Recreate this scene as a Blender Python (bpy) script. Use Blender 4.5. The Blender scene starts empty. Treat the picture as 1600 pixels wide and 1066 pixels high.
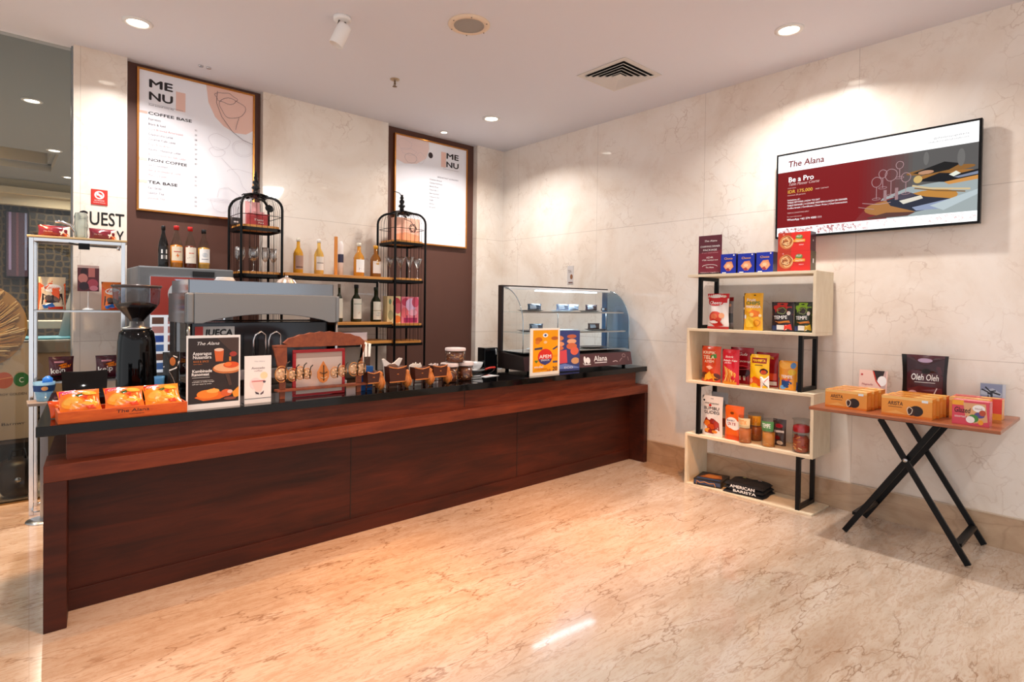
import bpy, bmesh, math, random
from mathutils import Vector, Matrix
from math import sin, cos, pi, radians as R
random.seed(7)
SC = bpy.context.scene
COL = SC.collection

# ------------------------------------------------------------------ camera
cam_d = bpy.data.cameras.new('camera'); cam = bpy.data.objects.new('camera', cam_d); COL.objects.link(cam)
FPX, HY = 902.557, 493.05
cam_d.sensor_width = 36.0; cam_d.sensor_fit = 'HORIZONTAL'; cam_d.lens = FPX*36/1600
cam_d.shift_y = -(533-HY)/1600; cam_d.clip_start = .05; cam_d.clip_end = 60
CO = Vector((-4.7924, -5.5395, 1.5))
CF = Vector((.66743247, .74452279, -.01482269)); CR = Vector((.74467032, -.66730218, .01318761)); CU = CR.cross(CF)
cam.matrix_world = Matrix(((CR.x, CU.x, -CF.x, CO.x), (CR.y, CU.y, -CF.y, CO.y), (CR.z, CU.z, -CF.z, CO.z), (0, 0, 0, 1)))
SC.camera = cam

def at(u, v, ax, val):
    """world point where a measured sight line of the survey photo meets the plane ax = val"""
    d = CF + CR*((u-800)/FPX) - CU*((v-HY)/FPX); i = 'xyz'.index(ax)
    return CO + d*((val-CO[i])/d[i])

# ------------------------------------------------------------------ view, world
SC.view_settings.view_transform = 'Standard'; SC.view_settings.look = 'None'
SC.view_settings.gamma = 1; SC.view_settings.use_curve_mapping = False
SC.view_settings.exposure = 0.42
W = bpy.data.worlds.new('world'); SC.world = W; W.use_nodes = True
W.node_tree.nodes['Background'].inputs[0].default_value = (.96, .97, 1.0, 1)
W.node_tree.nodes['Background'].inputs[1].default_value = 0.84
CEIL = 3.456

def lamp(name, loc, power, col=(1, .93, .84), size=.12, spread=150, target=None, kind='AREA', cone=60, blend=.6):
    l = bpy.data.lights.new(name, kind); l.energy = power; l.color = col
    if kind == 'AREA': l.shape = 'DISK'; l.size = size; l.spread = R(spread)
    else: l.spot_size = R(cone); l.spot_blend = blend; l.shadow_soft_size = size/2
    o = bpy.data.objects.new(name, l); COL.objects.link(o); o.location = loc
    if target is not None: o.rotation_euler = (Vector(target)-Vector(loc)).to_track_quat('-Z', 'Y').to_euler()
    return o
DOWN = [(-4.046, -.743), (-.675, -3.795), (-.947, -.89), (-4.046, -3.795), (-2.4, -6.4), (-5.6, -6.4), (-.675, -6.4), (-7.2, -3.795), (-7.2,-.743)]
for i, (x, y) in enumerate(DOWN):
    lamp('downlight_lamp', (x, y, CEIL-.012), 26 if i < 3 else 11, (1, .96, .92), spread=140)
# warm track spots over the counter (the visible one and its neighbours out of frame)
WARM = (1, .50, .18)
lamp('track_spot_lamp', (-3.05, -1.93, CEIL-.34), 90, WARM, .06, kind='SPOT', cone=75, blend=.7, target=(-3.9, -1.9, .9))
for (x, y), tg in (((-3.7, -3.9), (-3.7, -2.75, 0)), ((-2.6, -4.1), (-2.4, -2.8, 0)), ((-2.1, -4.4), (-1.0, -2.75, 0))):
    lamp('warm_spot_lamp', (x, y, CEIL-.03), 360, (1, .42, .12), .08, kind='SPOT', cone=46, blend=1.0, target=tg)
lamp('warm_spot_lamp', (-5.5, -1.3, CEIL-.03), 420, (1, .68, .4), .06, kind='SPOT', cone=36, blend=.6, target=(-4.95, .4, 1.15))  # extra spot, added to brighten the straw fan behind the glass
lamp('warm_spot_lamp', (-5.0, -.45, CEIL-.02), 330, WARM, .05, kind='SPOT', cone=42, blend=.25, target=(-4.95, -.25, 0))
lamp('wall_wash_lamp', (-1.3, -4.4, CEIL-.03), 150, (1, .93, .82), .3, kind='SPOT', cone=46, blend=.9, target=(-2.3, 0, 2.0))
for x, y in ((-4.518, 1.834), (-4.211, 4.058), (-3.92, 5.969), (-6.2, 1.834), (-6.0, 6.2)): lamp('lobby_lamp', (x, y, CEIL-.012), 55, (1, .86, .7), .12)

# ------------------------------------------------------------------ materials
def lin(c):
    c = c/255.0
    return c/12.92 if c <= .04045 else ((c+.055)/1.055)**2.4
def hexc(h):
    h = h.lstrip('#'); return tuple(lin(int(h[i:i+2], 16)) for i in (0, 2, 4)) + (1,)
_mc = {}
def mat(h, rough=.5, metal=0, name=None, trans=0, emit=0, coat=0, ior=1.45, alpha=1):
    key = (h, rough, metal, trans, emit, coat, ior, alpha)
    if key in _mc: return _mc[key]
    m = bpy.data.materials.new(name or 'paint_'+h.strip('#')); m.use_nodes = True
    b = m.node_tree.nodes['Principled BSDF']; c = hexc(h)
    b.inputs['Base Color'].default_value = c; b.inputs['Roughness'].default_value = rough
    b.inputs['Metallic'].default_value = metal; b.inputs['Transmission Weight'].default_value = trans
    b.inputs['Coat Weight'].default_value = coat; b.inputs['IOR'].default_value = ior; b.inputs['Alpha'].default_value = alpha
    if coat: b.inputs['Coat Roughness'].default_value = .05
    if emit: b.inputs['Emission Color'].default_value = c; b.inputs['Emission Strength'].default_value = emit
    _mc[key] = m; return m
def nodes(name):
    m = bpy.data.materials.new(name); m.use_nodes = True; nt = m.node_tree
    return m, nt, nt.nodes['Principled BSDF'], nt.nodes.new, nt.links.new
def ramp(nt, src, stops):
    r = nt.nodes.new('ShaderNodeValToRGB'); e = r.color_ramp.elements
    while len(e) < len(stops): e.new(.5)
    for k, (p, c) in enumerate(stops):
        e[k].position = p; e[k].color = hexc(c) if isinstance(c, str) else (c, c, c, 1)
    nt.links.new(src, r.inputs[0]); return r.outputs[0]
def noise(nt, vec, scale, detail=6, rough=.55, dist=0):
    n = nt.nodes.new('ShaderNodeTexNoise'); n.inputs['Scale'].default_value = scale; n.inputs['Detail'].default_value = detail
    n.inputs['Roughness'].default_value = rough; n.inputs['Distortion'].default_value = dist
    nt.links.new(vec, n.inputs['Vector']); return n.outputs[0]
def mixc(nt, fac, a, b, mode='MIX'):
    n = nt.nodes.new('ShaderNodeMix'); n.data_type = 'RGBA'; n.blend_type = mode
    for s, val in ((n.inputs[0], fac), (n.inputs[6], a), (n.inputs[7], b)):
        if isinstance(val, str): s.default_value = hexc(val)
        elif isinstance(val, (int, float)): s.default_value = val
        else: nt.links.new(val, s)
    return n.outputs[2]
def mth(nt, op, a, b=None):
    n = nt.nodes.new('ShaderNodeMath'); n.operation = op
    for k, val in enumerate((a, b)):
        if val is None: continue
        if isinstance(val, (int, float)): n.inputs[k].default_value = val
        else: nt.links.new(val, n.inputs[k])
    return n.outputs[0]
def mapping(nt, scale=(1, 1, 1), rot=(0, 0, 0)):
    t = nt.nodes.new('ShaderNodeTexCoord'); m = nt.nodes.new('ShaderNodeMapping')
    m.inputs['Scale'].default_value = scale; m.inputs['Rotation'].default_value = rot
    nt.links.new(t.outputs['Object'], m.inputs['Vector']); return m.outputs[0]
def joint(nt, comp, period, offset, width):
    """1 on the joint lines where coordinate = offset + k*period"""
    a = mth(nt, 'ADD', comp, 100*period-offset); a = mth(nt, 'DIVIDE', a, period); f = mth(nt, 'FRACT', a)
    f = mth(nt, 'SUBTRACT', f, .5); f = mth(nt, 'ABSOLUTE', f); return mth(nt, 'GREATER_THAN', f, .5-width/period/2)
def veins(nt, vec, scale, thr=.035, dist_scale=1.6, dist=.35):
    """thin cracks: cell edges of a voronoi whose lookup is bent by noise"""
    n = nt.nodes.new('ShaderNodeTexNoise'); n.inputs['Scale'].default_value = dist_scale; n.inputs['Detail'].default_value = 5
    nt.links.new(vec, n.inputs['Vector'])
    va = nt.nodes.new('ShaderNodeVectorMath'); va.operation = 'SCALE'; va.inputs['Scale'].default_value = dist; nt.links.new(n.outputs['Color'], va.inputs[0])
    vb = nt.nodes.new('ShaderNodeVectorMath'); vb.operation = 'ADD'; nt.links.new(vec, vb.inputs[0]); nt.links.new(va.outputs[0], vb.inputs[1])
    v = nt.nodes.new('ShaderNodeTexVoronoi'); v.feature = 'DISTANCE_TO_EDGE'; v.inputs['Scale'].default_value = scale
    nt.links.new(vb.outputs[0], v.inputs['Vector'])
    return ramp(nt, v.outputs['Distance'], [(0, 1.0), (thr, 0.0)])
def wall_marble(name, horiz_axis, hoff, hper, tone=('#ebdfd2', '#f1e8de', '#dccab8')):
    m, nt, b, new, ln = nodes(name); vec = mapping(nt)
    base = ramp(nt, noise(nt, vec, 1.3, 8, .6, .6), [(.3, tone[2]), (.5, tone[0]), (.68, tone[1])])
    vn = mth(nt, 'MULTIPLY', veins(nt, vec, 6.0, .04, 4.0, .5), ramp(nt, noise(nt, vec, 2.2, 5), [(.47, 0.0), (.64, 1.0)]))
    base = mixc(nt, mth(nt, 'MULTIPLY', vn, .4), base, '#a98468')
    sp = ramp(nt, noise(nt, vec, 5, 6, .7), [(.56, 0.0), (.72, 1.0)])
    base = mixc(nt, mth(nt, 'MULTIPLY', sp, .3), base, '#cdb29c')
    s = new('ShaderNodeSeparateXYZ'); ln(vec, s.inputs[0])
    j = mth(nt, 'MAXIMUM', joint(nt, s.outputs['Z'], 1.14, 1.19, .005), joint(nt, s.outputs[horiz_axis], hper, hoff, .004))
    base = mixc(nt, mth(nt, 'MULTIPLY', j, .45), base, '#a18e7e')
    ln(base, b.inputs['Base Color']); b.inputs['Roughness'].default_value = .28
    b.inputs['Coat Weight'].default_value = .5; b.inputs['Coat Roughness'].default_value = .03
    return m
M_WALLR = wall_marble('cream_marble_right', 'Y', -4.03, 1.25)
M_WALLB = wall_marble('cream_marble_back', 'X', -4.3, 3.4)
m, nt, b, new, ln = nodes('polished_floor_marble'); M_FLOOR = m
vec = mapping(nt, (.8, 3.0, 1), (0, 0, R(12)))
base = ramp(nt, noise(nt, vec, 1.4, 9, .62, 1.2), [(.3, '#b69c84'), (.5, '#c6b19c'), (.7, '#d1c0b0')])
fine = ramp(nt, noise(nt, vec, 12, 9, .78, 1.8), [(.44, 1.0), (.5, .0)])
base = mixc(nt, mth(nt, 'MULTIPLY', fine, .4), base, '#a88060')
vn = veins(nt, mapping(nt, (.5, 1.9, 1), (0, 0, R(14))), 3.2, .026, 4.5, .6)
base = mixc(nt, mth(nt, 'MULTIPLY', mth(nt, 'MULTIPLY', vn, ramp(nt, noise(nt, vec, 1.2, 3), [(.4, 0.0), (.55, 1.0)])), .75), base, '#80593a')
s = new('ShaderNodeSeparateXYZ'); ln(mapping(nt), s.inputs[0])
j = joint(nt, mth(nt, 'SUBTRACT', s.outputs['X'], mth(nt, 'MULTIPLY', s.outputs['Y'], .034)), 6.0, -4.602, .004)
base = mixc(nt, mth(nt, 'MULTIPLY', j, .35), base, '#a08060')
ln(base, b.inputs['Base Color']); b.inputs['Roughness'].default_value = .16
b.inputs['Coat Weight'].default_value = .35; b.inputs['Coat Roughness'].default_value = .05
m, nt, b, new, ln = nodes('tan_marble_skirting'); M_BASE = m
vec = mapping(nt, (1, 1, 2.5))
ln(mixc(nt, mth(nt, 'MULTIPLY', veins(nt, vec, 2.5, .03), .3), ramp(nt, noise(nt, vec, 2.2, 7, .6, .8), [(.3, '#ab8a6c'), (.7, '#c9ab8c')]), '#8a6a4c'), b.inputs['Base Color'])
b.inputs['Roughness'].default_value = .2; b.inputs['Coat Weight'].default_value = .3
def wood(name, c0, c1, scale=(1, 6, 14), rough=.35, coat=.2, nsc=2.0):
    m, nt, b, new, ln = nodes(name); vec = mapping(nt, scale)
    ln(ramp(nt, noise(nt, vec, nsc, 8, .62, .6), [(.3, c0), (.72, c1)]), b.inputs['Base Color'])
    b.inputs['Specular IOR Level'].default_value = .32
    b.inputs['Roughness'].default_value = rough; b.inputs['Coat Weight'].default_value = coat; b.inputs['Coat Roughness'].default_value = .15
    return m
M_CWOOD = wood('dark_red_veneer', '#280c05', '#4c1c0c', (1, 4, 9), .5, 0)
M_CRAIL = wood('lit_red_veneer', '#4c1c0e', '#76351c', (1, 4, 9), .45, 0, 3)  # counter veneer made lighter: light on ledge and riser put into the colour
M_ORWOOD = wood('honey_wood', '#c07a35', '#dd9a4c', (2, 8, 8), .45, .1)
M_BIRCH = wood('birch_board', '#dccbac', '#eadcc2', (8, 1.5, 3), .5, 0)
M_TWOOD = wood('walnut_board', '#86492c', '#a5623e', (8, 1.5, 8), .35, .2)
M_CARVE = wood('carved_teak', '#7d3a20', '#a3542e', (6, 6, 6), .45, .15, 4)
M_CRATE = wood('orange_crate_wood', '#c24a10', '#e0661c', (3, 8, 16), .5, .1, 3)
M_PANEL = mat('#59372c', .55, name='brown_painted_panel')
M_CEIL = mat('#e2e1e7', .9, name='ceiling_paint')
m, nt, b, new, ln = nodes('black_granite'); M_GRAN = m
ln(ramp(nt, noise(nt, mapping(nt), 90, 3), [(.45, '#070708'), (.8, '#121110')]), b.inputs['Base Color'])
b.inputs['Roughness'].default_value = .06; b.inputs['Specular IOR Level'].default_value = .38
m, nt, b, new, ln = nodes('patterned_brown_wallpaper'); M_PATT = m
vec = mapping(nt, (1, 1, 1)); wv = new('ShaderNodeTexVoronoi'); wv.feature = 'DISTANCE_TO_EDGE'; wv.inputs['Scale'].default_value = 9; wv.inputs['Randomness'].default_value = .35
ln(vec, wv.inputs['Vector']); ln(ramp(nt, wv.outputs['Distance'], [(.07, '#4e3f26'), (.15, '#1b130d')]), b.inputs['Base Color']); b.inputs['Roughness'].default_value = .5
M_CHROME = mat('#d8d8da', .12, 1, 'chrome'); M_STEEL = mat('#c4c6c8', .28, 1, 'brushed_steel'); M_BLACK = mat('#0c0c0d', .35, 0, 'black_metal')
M_BLKG = mat('#08080a', .08, 0, 'gloss_black', coat=.05); M_WHITE = mat('#f2efec', .5, 0, 'white'); M_GOLD = mat('#c98a48', .25, 1, 'rose_gold')
M_GREY = mat('#8b8f92', .35, .3, 'grey_metal_paint')
for _m, _s in ((M_BLKG, .35), (M_BLACK, .22)): _m.node_tree.nodes['Principled BSDF'].inputs['Specular IOR Level'].default_value = _s
def glassy(name, col, rough=0.0, a=.16, k=.6):
    """thin clear glass: mostly see-through with a clear reflection at grazing angles"""
    m = bpy.data.materials.new(name); m.use_nodes = True; nt = m.node_tree; nt.nodes.remove(nt.nodes['Principled BSDF'])
    t = nt.nodes.new('ShaderNodeBsdfTransparent'); t.inputs[0].default_value = hexc(col)
    g = nt.nodes.new('ShaderNodeBsdfGlossy'); g.inputs['Roughness'].default_value = rough
    f = nt.nodes.new('ShaderNodeLayerWeight'); f.inputs[0].default_value = .5
    mx = nt.nodes.new('ShaderNodeMixShader'); nt.links.new(mth(nt, 'ADD', mth(nt, 'MULTIPLY', mth(nt, 'POWER', f.outputs['Facing'], 4 if k < 1 else 2), k), .015+a*.08), mx.inputs[0])
    nt.links.new(t.outputs[0], mx.inputs[1]); nt.links.new(g.outputs[0], mx.inputs[2]); nt.links.new(mx.outputs[0], nt.nodes['Material Output'].inputs[0])
    return m
M_GLASS = glassy('clear_glass', '#f2f8fa'); M_TINT = glassy('tinted_glass', '#dde0df'); M_PLAST = glassy('clear_plastic', '#eef0f0', .12, .5)
M_GLASSW = glassy('stemware_glass', '#f4f4f4', .25, 1.8, 1.1)

# ------------------------------------------------------------------ mesh builder
class MB:
    def __init__(s): s.v = []; s.f = []; s.mi = []; s.mats = []; s.sm = []; s.T = Matrix.Identity(4)
    def add(s, vs, fs, m, smooth=False):
        if m not in s.mats: s.mats.append(m)
        k = s.mats.index(m); o = len(s.v)
        s.v += [tuple(s.T @ Vector(p)) for p in vs]
        for f in fs: s.f.append(tuple(i+o for i in f)); s.mi.append(k); s.sm.append(smooth)
        return s
    def box(s, a, b, m):
        x0, y0, z0 = a; x1, y1, z1 = b
        s.add([(x0,y0,z0),(x1,y0,z0),(x1,y1,z0),(x0,y1,z0),(x0,y0,z1),(x1,y0,z1),(x1,y1,z1),(x0,y1,z1)],
              [(3,2,1,0),(4,5,6,7),(0,1,5,4),(1,2,6,5),(2,3,7,6),(3,0,4,7)], m); return s
    def slab(s, pts, z0, z1, m):
        n = len(pts); s.add([(x, y, z0) for x, y in pts]+[(x, y, z1) for x, y in pts], [tuple(range(n))[::-1], tuple(range(n, 2*n))]+[(k, (k+1) % n, n+(k+1) % n, n+k) for k in range(n)], m); return s
    def lathe(s, prof, m, n=24, c=(0, 0, 0), smooth=True, closed=True):
        vs = []; fs = []
        for r, z in prof:
            for k in range(n):
                a = 2*pi*k/n; vs.append((c[0]+max(r, 1e-5)*cos(a), c[1]+max(r, 1e-5)*sin(a), c[2]+z))
        for j in range(len(prof)-1):
            for k in range(n): fs.append((j*n+k, j*n+(k+1) % n, (j+1)*n+(k+1) % n, (j+1)*n+k))
        if closed: fs.append(tuple(range(n))[::-1]); fs.append(tuple((len(prof)-1)*n+k for k in range(n)))
        s.add(vs, fs, m, smooth); return s
    def tube(s, pts, r, m, n=8, closed=False, flat=None):
        """sweep a circle (or a flat rectangle flat=(w,h)) along points"""
        pts = [Vector(p) for p in pts]; N = len(pts); vs = []; fs = []
        up0 = Vector((0, 0, 1)); prevx = None
        rs = r if isinstance(r, (list, tuple)) else [r]*N
        for i, p in enumerate(pts):
            a = pts[(i-1) % N] if closed or i > 0 else p; b_ = pts[(i+1) % N] if closed or i < N-1 else p
            t = (b_-a).normalized()
            if prevx is None:
                x = t.cross(up0 if abs(t.z) < .9 else Vector((0, 1, 0))).normalized()
            else:
                x = (prevx - t*prevx.dot(t)).normalized()
            prevx = x; y = t.cross(x)
            if flat: ring = [x*sx*flat[0]/2 + y*sy*flat[1]/2 for sx, sy in ((-1,-1),(1,-1),(1,1),(-1,1))]
            else: ring = [x*cos(2*pi*k/n)*rs[i]+y*sin(2*pi*k/n)*rs[i] for k in range(n)]
            vs += [tuple(p+q) for q in ring]
        nn = 4 if flat else n
        for i in range(N if closed else N-1):
            for k in range(nn): j = (i+1) % N; fs.append((i*nn+k, i*nn+(k+1) % nn, j*nn+(k+1) % nn, j*nn+k))
        if not closed: fs.append(tuple(range(nn))[::-1]); fs.append(tuple((N-1)*nn+k for k in range(nn)))
        s.add(vs, fs, m, not flat); return s
    def prism(s, poly, y0, y1, m):
        """outline in xz extruded along y"""
        n = len(poly); vs = [(x, y0, z) for x, z in poly]+[(x, y1, z) for x, z in poly]
        s.add(vs, [tuple(range(n)), tuple(range(n, 2*n))[::-1]]+[(k, (k+1) % n, n+(k+1) % n, n+k) for k in range(n)], m); return s
    def prismx(s, poly, x0, x1, m):
        """outline in yz extruded along x"""
        n = len(poly); vs = [(x0, y, z) for y, z in poly]+[(x1, y, z) for y, z in poly]
        s.add(vs, [tuple(range(n)), tuple(range(n, 2*n))[::-1]]+[(k, (k+1) % n, n+(k+1) % n, n+k) for k in range(n)], m); return s
    def art(s, surf, Wd, H, items, lay=.00012, off0=.0005, clip=None):
        cl = lambda q, cp: (min(max(q[0], cp[0]), cp[2]), min(max(q[1], cp[1]), cp[3]))
        for i, it in enumerate(items):
            off = off0+lay*i; k = it[0]
            if k == 'r':
                _, u0, v0, u1, v1, m = it; nx = max(1, int((u1-u0)*10)) if surf.curved else 1; ny = max(1, int((v1-v0)*12)) if surf.curved else 1
                vs = [surf(u0+(u1-u0)*a/nx, v0+(v1-v0)*b_/ny, off) for b_ in range(ny+1) for a in range(nx+1)]
                s.add(vs, [(b_*(nx+1)+a, b_*(nx+1)+a+1, (b_+1)*(nx+1)+a+1, (b_+1)*(nx+1)+a) for b_ in range(ny) for a in range(nx)], m, surf.curved)
            elif k in ('e', 'p'):
                if k == 'e':
                    _, cu, cv, ru, rv, m = it; n = 20; ring = [(cu+ru*cos(2*pi*q/n), cv+rv*sin(2*pi*q/n)) for q in range(n)]
                else:
                    _, ring, m = it; n = len(ring); cu = sum(p[0] for p in ring)/n; cv = sum(p[1] for p in ring)/n
                if clip or k == 'e': ring = [cl(q, clip or (0, 0, 1, 1)) for q in ring]; cu, cv = cl((cu, cv), clip or (0, 0, 1, 1))
                vs = [surf(cu, cv, off)]; fs = []
                for q in ring: vs.append(surf((cu+q[0])/2, (cv+q[1])/2, off))
                for q in ring: vs.append(surf(q[0], q[1], off))
                for q in range(n):
                    w = (q+1) % n; fs.append((0, 1+q, 1+w)); fs.append((1+q, 1+n+q, 1+n+w, 1+w))
                s.add(vs, fs, m)
            elif k == 'l':
                _, pts, th, m = it; vs = []; n = len(pts)
                for q, (u, v) in enumerate(pts):
                    a = pts[max(q-1, 0)]; b_ = pts[min(q+1, n-1)]; dx = (b_[0]-a[0])*Wd; dz = (b_[1]-a[1])*H; L = math.hypot(dx, dz) or 1
                    ox, oz = -dz/L*th/2/Wd, dx/L*th/2/H
                    vs += [surf(u+ox, v+oz, off), surf(u-ox, v-oz, off)]
                s.add(vs, [(2*q, 2*q+2, 2*q+3, 2*q+1) for q in range(n-1)], m)
            elif k == 't':
                _, txt, u, v, hv, m = it[:6]; op = it[6] if len(it) > 6 else {}
                tv, tf, tw = text_mesh(txt, op.get('bo', 0)); sc = hv*H/.72; sx = sc
                if 'w' in op: sx = op['w']*Wd/tw
                ox = {'c': -tw/2, 'l': 0, 'r': -tw}[op.get('al', 'c')]; sh = op.get('sh', 0); rot = op.get('rot', 0)
                vs = []; n0 = len(tv)//4 if op.get('bo') else len(tv)
                for ti, (x, y) in enumerate(tv):
                    X = (x+ox)*sx+y*sc*sh; Z = y*sc
                    if rot: X, Z = X*cos(rot)-Z*sin(rot), X*sin(rot)+Z*cos(rot)
                    vs.append(surf(u+X/Wd, v+Z/H, off+.0003+.00003*(ti//n0)))
                s.add(vs, tf, m)
        return s
    def build(s, name, parent=None, loc=None, rotz=0, bevel=0, sub=0):
        me = bpy.data.meshes.new(name); me.from_pydata(s.v, [], s.f)
        for m in s.mats: me.materials.append(m)
        me.polygons.foreach_set('material_index', s.mi); me.polygons.foreach_set('use_smooth', s.sm); me.update()
        bm = bmesh.new(); bm.from_mesh(me)
        if len(bm.faces) < 6000 : bmesh.ops.recalc_face_normals(bm, faces=bm.faces)
        bm.to_mesh(me); bm.free()
        o = bpy.data.objects.new(name, me); COL.objects.link(o)
        if parent is not None: o.parent = parent
        if loc is not None: o.location = loc
        o.rotation_euler = (0, 0, rotz)
        if bevel:
            md = o.modifiers.new('bevel', 'BEVEL'); md.width = bevel; md.segments = 2; md.limit_method = 'ANGLE'; md.angle_limit = R(40)
        if sub:
            md = o.modifiers.new('sub', 'SUBSURF'); md.levels = sub; md.render_levels = sub
        return o
_tm = {}
def text_mesh(txt, bo=0):
    key = (txt, bo)
    if key in _tm: return _tm[key]
    c = bpy.data.curves.new('t', 'FONT'); c.body = txt; c.size = 1; c.resolution_u = 3
    o = bpy.data.objects.new('t', c); COL.objects.link(o)
    dg = bpy.context.evaluated_depsgraph_get(); me = bpy.data.meshes.new_from_object(o.evaluated_get(dg))
    vs = [(v.co.x, v.co.y) for v in me.vertices]; fs = [tuple(p.vertices) for p in me.polygons]
    bpy.data.objects.remove(o); bpy.data.curves.remove(c); bpy.data.meshes.remove(me)
    if bo:      # heavier strokes: the same letters laid down four times, a hair apart
        n0, v0, f0 = len(vs), vs, fs; vs = []; fs = []
        for k, (dx, dy) in enumerate(((bo, 0), (-bo, 0), (0, bo), (0, -bo))):
            vs += [(x+dx, y+dy) for x, y in v0]; fs += [tuple(i+k*n0 for i in f) for f in f0]
    w = max([v[0] for v in vs] or [1]); _tm[key] = (vs, fs, w); return _tm[key]
def flat(Wd, H, y, x0=None, z0=0, tilt=0):
    """front face (towards local -y) of width Wd and height H; tilt leans it back"""
    xx = -Wd/2 if x0 is None else x0
    def f(u, v, off): return (xx+u*Wd, y-off*cos(tilt)+v*H*sin(tilt), z0+v*H*cos(tilt)+off*sin(tilt))
    f.curved = False; return f
def side(Dp, H, x, y0, z0=0):
    def f(u, v, off): return (x+off if x > 0 else x-off, y0+u*Dp, z0+v*H)
    f.curved = False; return f
def topf(Wd, Dp, z):
    def f(u, v, off): return (-Wd/2+u*Wd, -Dp/2+v*Dp, z+off)
    f.curved = False; return f
def tag(o, label, cat, group=None, kind=None):
    if label: o['label'] = label
    if cat: o['category'] = cat
    if group: o['group'] = group
    if kind: o['kind'] = kind
    return o
def thing(name, label, cat, loc=(0, 0, 0), rotz=0, group=None):
    o = bpy.data.objects.new(name, None); COL.objects.link(o); o.location = loc; o.rotation_euler = (0, 0, rotz); o.empty_display_size = .05
    return tag(o, label, cat, group)
def struct(name, mb, **k):
    o = mb.build(name, **k); o['kind'] = 'structure'; return o
def dup(root, loc, rotz=None, label=None):
    r = root.copy(); COL.objects.link(r); r.location = loc
    if rotz is not None: r.rotation_euler = (0, 0, rotz)
    if label: r['label'] = label
    for ch in list(root.children):
        c = ch.copy(); COL.objects.link(c); c.parent = r
        for g in list(ch.children): d = g.copy(); COL.objects.link(d); d.parent = c
    return r
def fity(u0, u1, vt, z, y, vb=None):
    """base centre, width, height of something standing at depth y on a surface at z"""
    um = (u0+u1)/2; vm = 560 if vb is None else vb
    a = at(u0, vt, 'y', y); b_ = at(u1, vt, 'y', y); t = at(um, vt, 'y', y)
    return Vector((t.x, y, z)), b_.x-a.x, t.z-z
def fitx(u0, u1, vt, z, x):
    um = (u0+u1)/2; a = at(u0, vt, 'x', x); b_ = at(u1, vt, 'x', x); t = at(um, vt, 'x', x)
    return Vector((x, t.y, z)), a.y-b_.y, t.z-z
FACE_L = -pi/2      # turned to face the room from the right wall
# ------------------------------------------------------------------ setting
struct('floor', MB().box((-9, -9, -.05), (.15, 7.2, 0), M_FLOOR))
struct('ceiling', MB().box((-9, -9, CEIL), (.15, 0.0201, CEIL+.1), M_CEIL).box((-9, .0201, CEIL), (.15, .17, CEIL+.1), M_CEIL))
struct('wall_right', MB().box((0, -9, 0), (.15, .16, CEIL), M_WALLR))
wb = MB()      # marble piers of the back wall; the brown bays between them are set back
for x0, x1 in ((-4.343, -3.998), (-2.944, -1.641), (-.422, 0)): wb.box((x0, 0, 0), (x1, .16, CEIL), M_WALLB)
struct('wall_back', wb)
pb = MB(); pb.box((-3.998, .08, 0), (-2.944, .16, CEIL), M_PANEL); struct('wall_back_bay', pb)
pb = MB(); pb.box((-1.641, .08, 0), (-.422, .16, CEIL), M_PANEL); struct('wall_back_bay', pb)
bb = MB(); bb.box((-.02, -9, 0), (0, -.0, .208), M_BASE); bb.box((-.024, -9, .208), (0, 0, .214), mat('#cdb8a0', .3)); struct('baseboard_right', bb)
# glazed screen to the lobby, and what stands beyond it
struct('window_1', MB().box((-9, .07, .012), (-4.345, .082, CEIL-.01), M_TINT))
struct('trim_1', MB().box((-9, .055, 0), (-4.345, .097, .012), mat('#8a6a40', .3, 1)).box((-4.352, .05, 0), (-4.343, .10, CEIL), mat('#8d9296', .3, .6)))
wf = MB(); wf.box((-9, 7.0, 0), (-2, 7.12, 3.05), M_PATT); struct('wall_far', wf)
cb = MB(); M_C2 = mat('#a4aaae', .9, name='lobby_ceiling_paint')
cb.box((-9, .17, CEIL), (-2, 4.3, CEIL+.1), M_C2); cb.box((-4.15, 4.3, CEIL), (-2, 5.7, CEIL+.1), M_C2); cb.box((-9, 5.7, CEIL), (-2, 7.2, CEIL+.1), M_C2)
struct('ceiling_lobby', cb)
struct('ceiling_cove', MB().box((-9, 4.2, CEIL+.32), (-4.0, 5.8, CEIL+.4), mat('#f0c884', .9)).box((-9, 4.3, CEIL+.1), (-4.15, 4.36, CEIL+.32), M_C2)
       .box((-9, 5.64, CEIL+.1), (-4.15, 5.7, CEIL+.32), M_C2).box((-4.2, 4.3, CEIL+.1), (-4.15, 5.7, CEIL+.32), M_C2))
struct('trim_2', MB().box((-9, 6.82, 3.05), (-2, 7.12, CEIL), mat('#c6b89c', .8)).box((-9, 6.72, 3.22), (-2, 6.82, 3.32), mat('#d8c9ab', .8)))
lamp('cove_lamp', (-5.6, 5.0, CEIL+.12), 25, (1, .72, .35), .8, target=(-5.6, 5.0, CEIL+2))

# ------------------------------------------------------------------ counter
X0, X1 = -4.63, -.03
ct = thing('service_counter', 'long dark red wooden counter carcass with recessed front under the black worktop', 'counter', (0, 0, 0))
fr = MB()
fr.slab([(X0, -2.234), (X0+.085, -2.234), (X0+.205, -1.15), (X0+.12, -1.15)], 0, .68, M_CWOOD); fr.build('end_panel', ct, bevel=.003)
fr = MB(); fr.box((X1-.05, -2.234, 0), (X1, -1.15, .68), M_CWOOD); fr.build('end_panel', ct, bevel=.003)
MB().slab([(X0, -2.234), (X1, -2.234), (X1, -2.0), (X0+.026, -2.0)], .68, .757, M_CRAIL).build('ledge', ct, bevel=.003)
jn = mat('#160a06', .6)
fp = MB(); fp.box((X0+.085, -2.05, .1), (X1-.05, -2.02, .68), M_CWOOD)
for xx in (-3.06, -1.59): fp.box((xx-.003, -2.0515, .1), (xx+.003, -2.05, .68), jn)
fp.build('front_panel', ct)
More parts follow.
